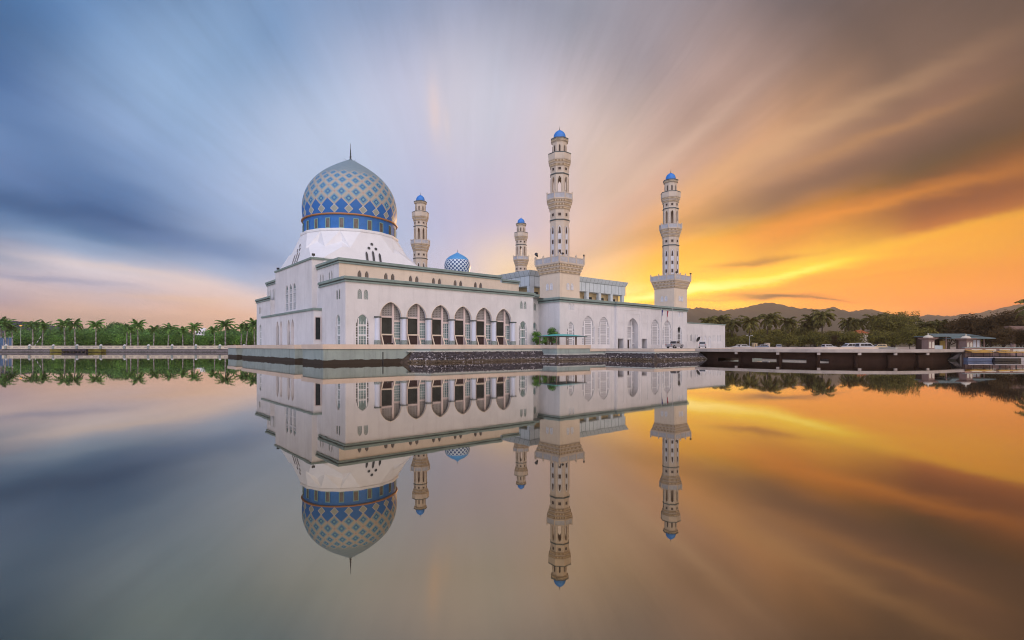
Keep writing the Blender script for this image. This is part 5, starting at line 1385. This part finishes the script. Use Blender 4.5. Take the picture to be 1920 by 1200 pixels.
bt = [(1379,19,205,0),(1400,22,212,0),(1427,25,200,0),(1452,21,214,0),(1478,25,199,0),(1502,22,206,0),(1528,29,200,0),(1551,26,212,0),(1563,30,214,0),(1595,30,190,0),(1621,26,206,0),(1648,31,186,0),(1672,30,200,0),(1706,42,180,1),(1677,66,205,1),(1365,28,232,0),(1460,34,236,0),(1497,38,236,1),(1520,36,238,1),(1560,30,240,1),(1600,31,242,1),(1432,34,240,0),(1572,24,196,2),
      (1829,62,150,2),(1803,52,160,2),(1881,70,138,2),(1858,48,142,2),(1914,56,132,2),(1897,40,134,2),(1935,50,140,2),(1882,40,119,2),(1922,36,117,2),(1908,70,150,2),(1846,36,150,0),(1730,36,176,0),(1780,48,190,2),(1745,46,200,1)]
cnt = [0,0,0]; kn = ['rounded olive green tree','great spreading olive tree','dark russet tree']
for i in sorted(range(len(bt)), key=lambda i: bt[i][0]):
    px, hh, Y, k = bt[i]; sc = (2.6-GL_+hh/960*Y)/(6.2,13.5,11)[k]; cnt[k] += 1
    lab = f'{kn[k]} on the right shore, {ORD[cnt[k]-1]} of its kind from the left'
    sxy = sc*(1.0 if k != 1 else (.95 if px in (1677,) else .62))
    if cnt[k] == 1: bp_[k].location = (at(px,Y), Y, GL_); bp_[k].scale = (sxy,sxy,sc); bp_[k]['label'] = lab
    else: dup(bp_[k], (at(px,Y), Y, GL_), r3.uniform(0,6.28), (sxy*r3.uniform(.92,1.1), sxy*r3.uniform(.92,1.1), sc), lab)

# ------------------------------------------------------------------ vehicles
def car(name, label, cat, prof, W_, wheels, wins, paint, loc, rz, rear=None, bed=None):
    """side profile (x forward, z up) extruded with tumblehome; wins = side-window polygons"""
    t = thing(name, label, cat, loc, rz)
    bm = MB(); n = len(prof); zb = max(z for _, z in prof)
    def yw(z): return W_/2*(1 - .16*max(0, (z-.95))/(zb-.95+1e-6)) 
    for sg in (-1, 1):
        b = bm.add([(x, sg*yw(z), z) for x, z in prof])
        for tr in tessellate_polygon([[Vector((x, z, 0)) for x, z in prof]]): bm.f.append(tuple(b+i for i in tr)); bm.m.append(0)
    for i in range(n):
        j = (i+1) % n; (x0,z0),(x1,z1) = prof[i], prof[j]
        bm.face([(x0,-yw(z0),z0),(x1,-yw(z1),z1),(x1,yw(z1),z1),(x0,yw(z0),z0)])
    if bed: bm.box(bed[0], bed[1], -W_/2+.12, W_/2-.12, bed[2], bed[2]+.02, 1)
    bm.build('body', (paint,'car_black'), t)
    for poly in wins:
        for sg in (-1, 1):
            w = MB(); w.face([(x, sg*(yw(z)+.012), z) for x, z in poly]); w.build('side_window', 'car_glass', t)
    for (x0,z0),(x1,z1),nm in rear or []:
        w = MB(); dx, dz = x1-x0, z1-z0; l = math.hypot(dx,dz); ox, oz = dz/l*.015, -dx/l*.015
        if nm == 'windscreen': ox, oz = abs(ox), abs(oz)
        else: ox, oz = -abs(ox), abs(oz)
        w.face([(x0+ox,-yw(z0)*.88,z0+oz),(x0+ox,yw(z0)*.88,z0+oz),(x1+ox,yw(z1)*.88,z1+oz),(x1+ox,-yw(z1)*.88,z1+oz)]); w.build(nm, 'car_glass', t)
    for x, r in wheels:
        for sg in (-1, 1):
            w = MB(); w.tube((x, sg*(W_/2-.22), r), (x, sg*(W_/2+.02), r), r, r, 16); wo = w.build('wheel', 'rubber', t)
            w = MB(); w.tube((x, sg*(W_/2+.0), r), (x, sg*(W_/2+.03), r), r*.6, r*.55, 12); w.build('rim', 'rim', wo)
    xr, xf = min(x for x,_ in prof), max(x for x,_ in prof)
    for sg in (-1, 1):
        w = MB(); w.box(xf-.06, xf+.012, sg*W_*.36-.16, sg*W_*.36+.16, .68, .86); w.build('headlight', 'frame', t)
        w = MB(); w.box(xr-.012, xr+.06, sg*W_*.40-.10, sg*W_*.40+.10, .75, 1.0); w.build('tail_light', 'lamp_glass', t)
    return t
PICK = [(-2.6,.45),(-2.6,1.08),(-.75,1.10),(-.70,1.15),(-.45,1.78),(.55,1.80),(1.30,1.18),(2.35,1.05),(2.6,.85),(2.62,.45),(2.2,.40),(2.05,.72),(1.35,.72),(1.2,.38),(-1.0,.38),(-1.15,.72),(-1.9,.72),(-2.05,.42)]
car('pickup_truck', 'grey pickup truck with white bonnet parked before the entrance hall', 'pickup truck', PICK, 1.85, [(-1.52,.38),(1.70,.38)],
    [[(-.55,1.2),(.1,1.2),(.1,1.68),(-.38,1.68)],[(.16,1.2),(1.0,1.2),(.48,1.70),(.16,1.70)]], 'car_silver', loc2w(79.6,-9.3,LG), ROT, [((.68,1.72),(1.22,1.24),'windscreen'),((-.72,1.2),(-.50,1.7),'rear_window')], (-2.5,-.9,1.06))
SUV = [(-2.2,.42),(-2.25,.95),(-2.0,1.70),(-1.7,1.78),(.3,1.76),(1.05,1.12),(2.05,1.0),(2.25,.80),(2.25,.42),(1.85,.38),(1.7,.70),(1.05,.70),(.9,.36),(-.9,.36),(-1.05,.70),(-1.7,.70),(-1.85,.40)]
SW = [[(-1.75,1.15),(-.85,1.15),(-.85,1.62),(-1.65,1.62)],[(-.78,1.15),(.0,1.15),(.0,1.62),(-.78,1.62)],[(.07,1.15),(.8,1.15),(.3,1.62),(.07,1.62)]]
SR = [((.40,1.68),(1.0,1.18),'windscreen'),((-2.2,1.1),(-2.02,1.62),'rear_window')]
suv = car('parked_car', 'white car with dark rear window by the annex', 'car', SUV, 1.75, [(-1.38,.34),(1.38,.34)], SW, 'car_white', loc2w(93.2,-9.0,LG), ROT+R(28), SR)
VAN = [(-2.3,.42),(-2.35,1.1),(-2.2,1.95),(-1.9,2.05),(1.0,2.0),(1.95,1.15),(2.35,.95),(2.4,.45),(2.0,.38),(1.85,.70),(1.2,.70),(1.05,.36),(-1.0,.36),(-1.15,.70),(-1.8,.70),(-1.95,.40)]
VW = [[(-2.0,1.2),(-1.0,1.2),(-1.0,1.78),(-1.9,1.78)],[(-.92,1.2),(.1,1.2),(.1,1.78),(-.92,1.78)],[(.18,1.2),(1.55,1.2),(.95,1.78),(.18,1.78)]]
VR = [((1.08,1.90),(1.90,1.20),'windscreen'),((-2.32,1.2),(-2.22,1.8),'rear_window')]
PZ_ = 1.62
mb = MB(); mb.prism([(62,199),(85,177.5),(89.5,150),(86.5,119),(84.0,97.2),(300,97.2),(300,330),(20,330)], 1.5, PZ_); tag(mb.build('car_park', 'tarmac'), None, None, None, 'structure')
def cpos(px, Y): return (at(px, Y), Y, PZ_)
car('white_van', 'white van with dark windows parked under the round tree, left of the bluish van', 'van', VAN, 1.85, [(-1.48,.34),(1.52,.34)], VW, 'car_white', cpos(1595,150), R(184), VR)
car('white_van', 'pale van with bluish roof, right of the white van', 'van', VAN, 1.85, [(-1.48,.34),(1.52,.34)], VW, 'car_white', cpos(1622,143), R(4), VR)
car('parked_car', 'white car parked nearest to the annex at the foot of the bushes', 'car', SUV, 1.75, [(-1.38,.34),(1.38,.34)], SW, 'car_white', cpos(1384,190), R(176), SR)
car('parked_car', 'second white car from the annex, in front of the bushes', 'car', SUV, 1.75, [(-1.38,.34),(1.38,.34)], SW, 'car_white', cpos(1397,189), R(2), SR)
car('parked_car', 'slate blue car between the two cream booths', 'car', SUV, 1.75, [(-1.38,.34),(1.38,.34)], SW, 'car_blue', cpos(1428,187), R(178), SR)
car('parked_car', 'silver car parked right of the cream booths', 'car', SUV, 1.75, [(-1.38,.34),(1.38,.34)], SW, 'car_silver', cpos(1461,184), R(60), SR)
car('parked_car', 'low white car half hidden behind the wall in the middle of the car park', 'car', SUV, 1.75, [(-1.38,.34),(1.38,.34)], SW, 'car_white', cpos(1554,170), R(10), SR)
car('parked_car', 'cream coloured car parked right of the vans', 'car', SUV, 1.75, [(-1.38,.34),(1.38,.34)], SW, 'booth', cpos(1646,150), R(182), SR)
car('parked_car', 'dark blue car behind the cream coloured car', 'car', SUV, 1.75, [(-1.38,.34),(1.38,.34)], SW, 'car_blue', cpos(1655,165), R(20), SR)
for k, (px, lab) in enumerate(((1415,'ochre booth left of the slate blue car'),(1438.5,'pale cream booth right of the slate blue car'))):
    t = thing('booth', lab, 'booth', cpos(px, 192), .1)
    mb = MB(); mb.box(-.72,.72,-.6,.6,0,2.25); mb.build('wall', 'booth' if k == 0 else 'cream', t)
    mb = MB(); mb.box(-.85,.85,-.75,.75,2.25,2.38); mb.build('roof', 'pale_stone', t)
    mb = MB(); mb.box(-.3,.1,-.63,-.59,.1,1.9); mb.build('door', 'timber', t)
street_lamp('twin headed street lamp among the bushes near the booths', at(1405.5,196), 196, PZ_, 5.0)
rh = thing('house', 'house with bright orange tiled roof showing between the trees', 'house', (at(1611,203), 203, GL_-.9), .1)
mb = MB(); mb.box(-2.1,2.1,-2,2,0,7.2); mb.build('wall', 'pale_stone', rh)
mb = MB(); ro = [(-4.5,-3.5),(4.5,-3.5),(4.5,3.5),(-4.5,3.5)]
for q in (((-2.6,-2.5,7.2),(2.6,-2.5,7.2),(1.2,0,8.5),(-1.2,0,8.5)),((2.6,-2.5,7.2),(2.6,2.5,7.2),(1.2,0,8.5)),((2.6,2.5,7.2),(-2.6,2.5,7.2),(-1.2,0,8.5),(1.2,0,8.5)),((-2.6,2.5,7.2),(-2.6,-2.5,7.2),(-1.2,0,8.5))): mb.face(q)
mb.build('roof', 'red_tile', rh)
# gate pillars at the bridge end
def gate_pillar(label, X, Y, z, h):
    t = thing('gate_pillar', label, 'pillar', (X, Y, z), .15, 'capped pillars at the bridge end')
    mb = MB(); mb.prism([(-.70,-.70),(.70,-.70),(.70,.70),(-.70,.70)], 0, h); mb.build('shaft', 'pink_stone', t)
    for c in (-.36, .36):
        P = Plane((0,-.70), (1,0), (0,1)); w = pane(P, arch(c, .50, .25, h-.75, h-.35, 4), -.02, 'arched_panel', 'pale_stone', t)
    mb = MB(); mb.lathe([(.8,h),(1.0,h+.12),(1.15,h+.3),(1.15,h+.38)], 4, 0, 0, PI/4, scale_apothem=True, closed_top=True); mb.build('cornice', 'pink_stone', t)
    mb = MB(); mb.lathe([(.80,h+.36),(.74,h+.58),(.5,h+.78),(.1,h+.88),(.08,h+1.0),(.12,h+1.1),(.02,h+1.3)], 18); mb.build('cap', 'pale_stone', t, True)
gate_pillar('domed gate pillar at the left of the kiosk, at the bridge end', 81.6, 100.4, 2.08, 1.9)
gate_pillar('domed gate pillar in front of the kiosk, at the corner of the shore wall', at(1811,98.5), 98.5, 1.62, 2.2)
# kiosk
kx0, kx1, ky = at(1749,112), at(1846,112), 112.0
ki = thing('kiosk', 'open kiosk with stepped grey green roof behind the gate pillars', 'kiosk', (kx0, ky, PZ_+.4))
KL = kx1-kx0
mb = MB(); mb.box(-.6, KL+1.2, -2.0, 5.4, -.42, 0.0); mb.build('plinth', 'pale_stone', ki)
mb = MB(); mb.box(-.2, KL*.55, -.3, 5, 2.75, 2.95); mb.box(KL*.25, KL+1.0, -1.6, 5, 2.28, 2.46)
mb.face([(-.2,-.3,2.96),(KL*.92,-.3,2.96),(KL*.80,2.4,3.5),(.6,2.4,3.5)]); mb.face([(KL*.25,-1.6,2.47),(KL+1.0,-1.6,2.47),(KL*.9,.2,2.9),(KL*.3,.2,2.9)]); mb.build('roof', 'grey_roof', ki)
mb = MB(); mb.box(0, KL*.52, 4.5, 4.8, 0, 2.8); mb.box(0,.2,0,4.8,0,2.8); mb.build('rear_wall', 'bridge_dark', ki)
mb = MB(); mb.box(KL*.72, KL*.95, .3, 3.5, 0, 2.3); mb.build('cabin_wall', 'pink_stone', ki)
for k in range(3):
    mb = MB(); mb.box(KL*(.735+.07*k), KL*(.785+.07*k), .26, .31, .3, 2.0); mb.build('shutter', 'lattice_white', ki)
for x in (0.1, KL*.25, KL*.5, KL*.98): mb = MB(); mb.box(x-.08,x+.08,-.2,0,0,2.75 if x < KL*.55 else 2.3); mb.build('post', 'pink_stone', ki)
mb = MB(); mb.box(KL*.26, KL*.38, 1.6, 1.9, 0, 1.9); mb.build('yellow_panel', 'yellow_wall', ki)
mb = MB(); mb.box(.3, KL*.22, .4, .7, 0, .85); mb.build('counter', 'lattice_pale', ki)
# shore wall with rail and boats
sw = thing('shore_wall', 'pinkish stone shore wall with inset panels right of the bridge', 'wall', (0,0,0))
X0, X1 = at(1806,96.4), 135.0
mb = MB(); mb.box(X0, X1, 96.1, 96.6, .9, 2.35); mb.box(X0-.1, X0+1.0, 95.9, 96.7, -.5, 2.4); mb.build('wall', 'pink_stone', sw)
mb = MB(); mb.box(X0, X1, 96.0, 96.7, 2.36, 2.52); mb.build('coping', 'pedestal', sw)
mb = MB()
for k in range(16): mb.box(X0+1.3+2.6*k, X0+3.3+2.6*k, 96.06, 96.12, 1.5, 2.15)
mb.build('inset_panel', 'pale_stone', sw)
mb = MB(); mb.box(X0+.2, X1, 94.2, 96.08, -.6, .75); tag(mb.build('quay', 'bridge_dark'), 'dark low quay below the shore wall where the boats lie', 'quay')
def boat(label, X, Y, L, m, awn):
    t = thing('boat', label, 'boat', (X, Y, 0), r3.uniform(-.08,.08), 'small boats moored below the shore wall')
    mb = MB(); st = [(-.5,.34,.62),(-.3,.46,.55),(0,.5,.5),(.3,.42,.58),(.48,.10,.78)]; rows = []
    for x, w, z in st: rows.append([(x*L,-w*1.5,z),(x*L,-w*1.2,.05),(x*L,0,-.15),(x*L,w*1.2,.05),(x*L,w*1.5,z)])
    b = mb.add([p for r_ in rows for p in r_])
    for i in range(len(st)-1):
        for k in range(4): mb.f.append((b+i*5+k, b+i*5+k+1, b+(i+1)*5+k+1, b+(i+1)*5+k)); mb.m.append(0)
    mb.f.append(tuple(b+k for k in range(5))); mb.m.append(0)
    mb.build('hull', m, t)
    mb = MB(); mb.sweep([(x*L,-w*1.5) for x, w, z in st], [(0,.56),(.06,.56),(.06,.68),(0,.68)], False, 1); mb.build('gunwale', 'hull_white', t)
    for x in (-.32, .22):
        for sg in (-1, 1): mb = MB(); mb.tube((x*L,sg*.6,.4), (x*L,sg*.6,1.55), .03); mb.build('awning_post', 'iron', t)
    mb = MB(); n = 6
    for i in range(n):
        a0, a1 = -.8+1.6*i/n, -.8+1.6*(i+1)/n; z = lambda a: 1.72-.28*a*a
        mb.face([(-.40*L,a0,z(a0)),(.32*L,a0,z(a0)),(.32*L,a1,z(a1)),(-.40*L,a1,z(a1))])
    mb.build('awning', awn, t)
    for x in (-.2, .1): mb = MB(); mb.box(x*L-.15, x*L+.15, -.6, .6, .38, .46); mb.build('bench', 'hull_white', t)
boat('blue hulled boat with a yellow awning, nearest to the bridge', at(1838,92.6), 92.6, 5.2, 'hull', 'cloth_yellow')
boat('dark boat with yellow awning, right of the blue hulled boat', at(1888,91.8), 91.8, 4.8, 'car_black', 'cloth_yellow')
boat('boat with pale hull at the right edge of the picture', at(1925,93.0), 93.0, 4.6, 'hull_white', 'cloth_yellow')
def stall(label, X, Y, L):
    t = thing('awning_frame', label, 'awning', (X, Y, .75), 0)
    for x in (.1, L-.1):
        for y in (0, 1.3): mb = MB(); mb.tube((x,y,0), (x,y,1.05), .04); mb.build('post', 'iron', t)
    mb = MB(); n = 10
    for i in range(n):
        a0, a1 = i/n*L, (i+1)/n*L; z = lambda a: 1.1 + .06*math.sin(a*2.1)
        mb.face([(a0,-.25,z(a0)-.10),(a1,-.25,z(a1)-.10),(a1,1.4,z(a1)+.12),(a0,1.4,z(a0)+.12)])
    mb.build('sheet', 'cloth_yellow', t)
stall('long low orange awning on the quay below the shore wall', at(1819,94.6), 94.5, 5.4)
stall('short low orange awning at the right end of the quay', at(1884,94.6), 94.5, 2.2)
# stone gateway at the right edge
ga = thing('stone_gateway', 'pinkish stone gateway with columns half hidden by trees at the right edge', 'gateway', (at(1899,128), 128, PZ_), 0)
for x in (0, 6.0):
    mb = MB(); mb.lathe([(.75,0),(.75,.5),(.5,.6),(.45,3.2),(.62,3.5),(.9,4.3)], 10, x, 0); mb.build('column', 'pink_stone', ga, True)
mb = MB(); mb.box(-1.8,8,-.8,.8,4.3,4.9); mb.box(-2.2,8.4,-1.0,1.0,4.9,5.3); mb.box(-1.6,7.8,-.7,.7,5.3,6.1); mb.build('entablature', 'pink_stone', ga)

# ------------------------------------------------------------------ hills
def ridge(pts, Y, depth, seed, name, step=12.0, back=600, m_='hill'):
    r = random.Random(seed); xs_ = [at(p[0], Y) for p in pts]; zs_ = [2.6+(650-p[1])/960*Y for p in pts]
    n = int((xs_[-1]-xs_[0])/step); m = 12; mb = MB(); grid = []
    ph_ = [r.uniform(0,6.28) for _ in range(8)]
    for i in range(n+1):
        x = xs_[0] + (xs_[-1]-xs_[0])*i/n; k = 0
        while k < len(xs_)-2 and x > xs_[k+1]: k += 1
        t = (x-xs_[k])/(xs_[k+1]-xs_[k]); t = t*t*(3-2*t); h = zs_[k]*(1-t)+zs_[k+1]*t
        h += r.uniform(-1,1)*Y*.0009 + r.random()**6*Y*.0022
        row = []
        for j in range(m+1):
            f = j/m
            if f <= .6:
                g = f/.6; y = Y - depth*(1-g); z = h*(g**1.25)*(1+.16*(1-g)*math.sin(x*.011+ph_[0]+j*.5)+.10*(1-g)*math.sin(x*.03+ph_[1]))+ (r.uniform(-2,2)*Y/2200 if 0 < j and g < 1 else 0)
            else: g = (f-.6)/.4; y = Y + back*g; z = h*(1-g)**1.2
            row.append((x, y, max(z, -2.8) if j not in (0, m) else -2.8))
        grid.append(row)
    b = mb.add([p for row in grid for p in row])
    for i in range(n):
        for j in range(m): mb.f.append((b+i*(m+1)+j, b+(i+1)*(m+1)+j, b+(i+1)*(m+1)+j+1, b+i*(m+1)+j+1)); mb.m.append(0)
    return struct(name, mb, m_, True)
RG = [(1150,620),(1200,592),(1240,580),(1288,577),(1310,575),(1330,577),(1355,580.5),(1370,578),(1395,574),(1410,570),(1425,566),(1440,567),(1460,569),(1475,573),(1500,577),(1540,578),(1551,574.5),(1558,573),(1566,577),(1575,580),(1588,584),(1600,581),(1622,579),(1634,580.5),(1660,588),(1685,592),(1720,591),(1740,589),(1780,591),(1800,588),(1827,586),(1850,580),(1880,574),(1900,569),(1920,566),(2000,566),(2150,574),(2400,600)]
ridge(RG, 2800, 850, 3, 'hills')
ridge([(1340,640),(1362,612),(1372,596),(1384,592),(1396,595),(1410,606),(1440,622),(1490,640)], 1500, 300, 4, 'hills', 8)
ridge([(-500,620),(-300,600),(-120,594),(-40,597),(0,598),(20,599),(40,601),(60,606),(90,616),(130,632)], 1000, 300, 5, 'hills', 6, 600, 'hill_blue')

# ------------------------------------------------------------------ haze
mb = MB(); mb.box(-4300, 4300, -400, 4450, -4.5, 260)
hz = mb.build('haze', 'plaster'); hz['kind'] = 'stuff'
hm = bpy.data.materials.new('haze'); hm.use_nodes = True
T = NT(hm.node_tree); T.n.clear()
pv = T.new('ShaderNodeVolumePrincipled'); pv.inputs['Color'].default_value = (0.94, 0.81, 0.70, 1); pv.inputs['Density'].default_value = HAZE; pv.inputs['Anisotropy'].default_value = 0.35
T.l.new(pv.outputs[0], T.new('ShaderNodeOutputMaterial').inputs['Volume'])
hz.data.materials.clear(); hz.data.materials.append(hm)
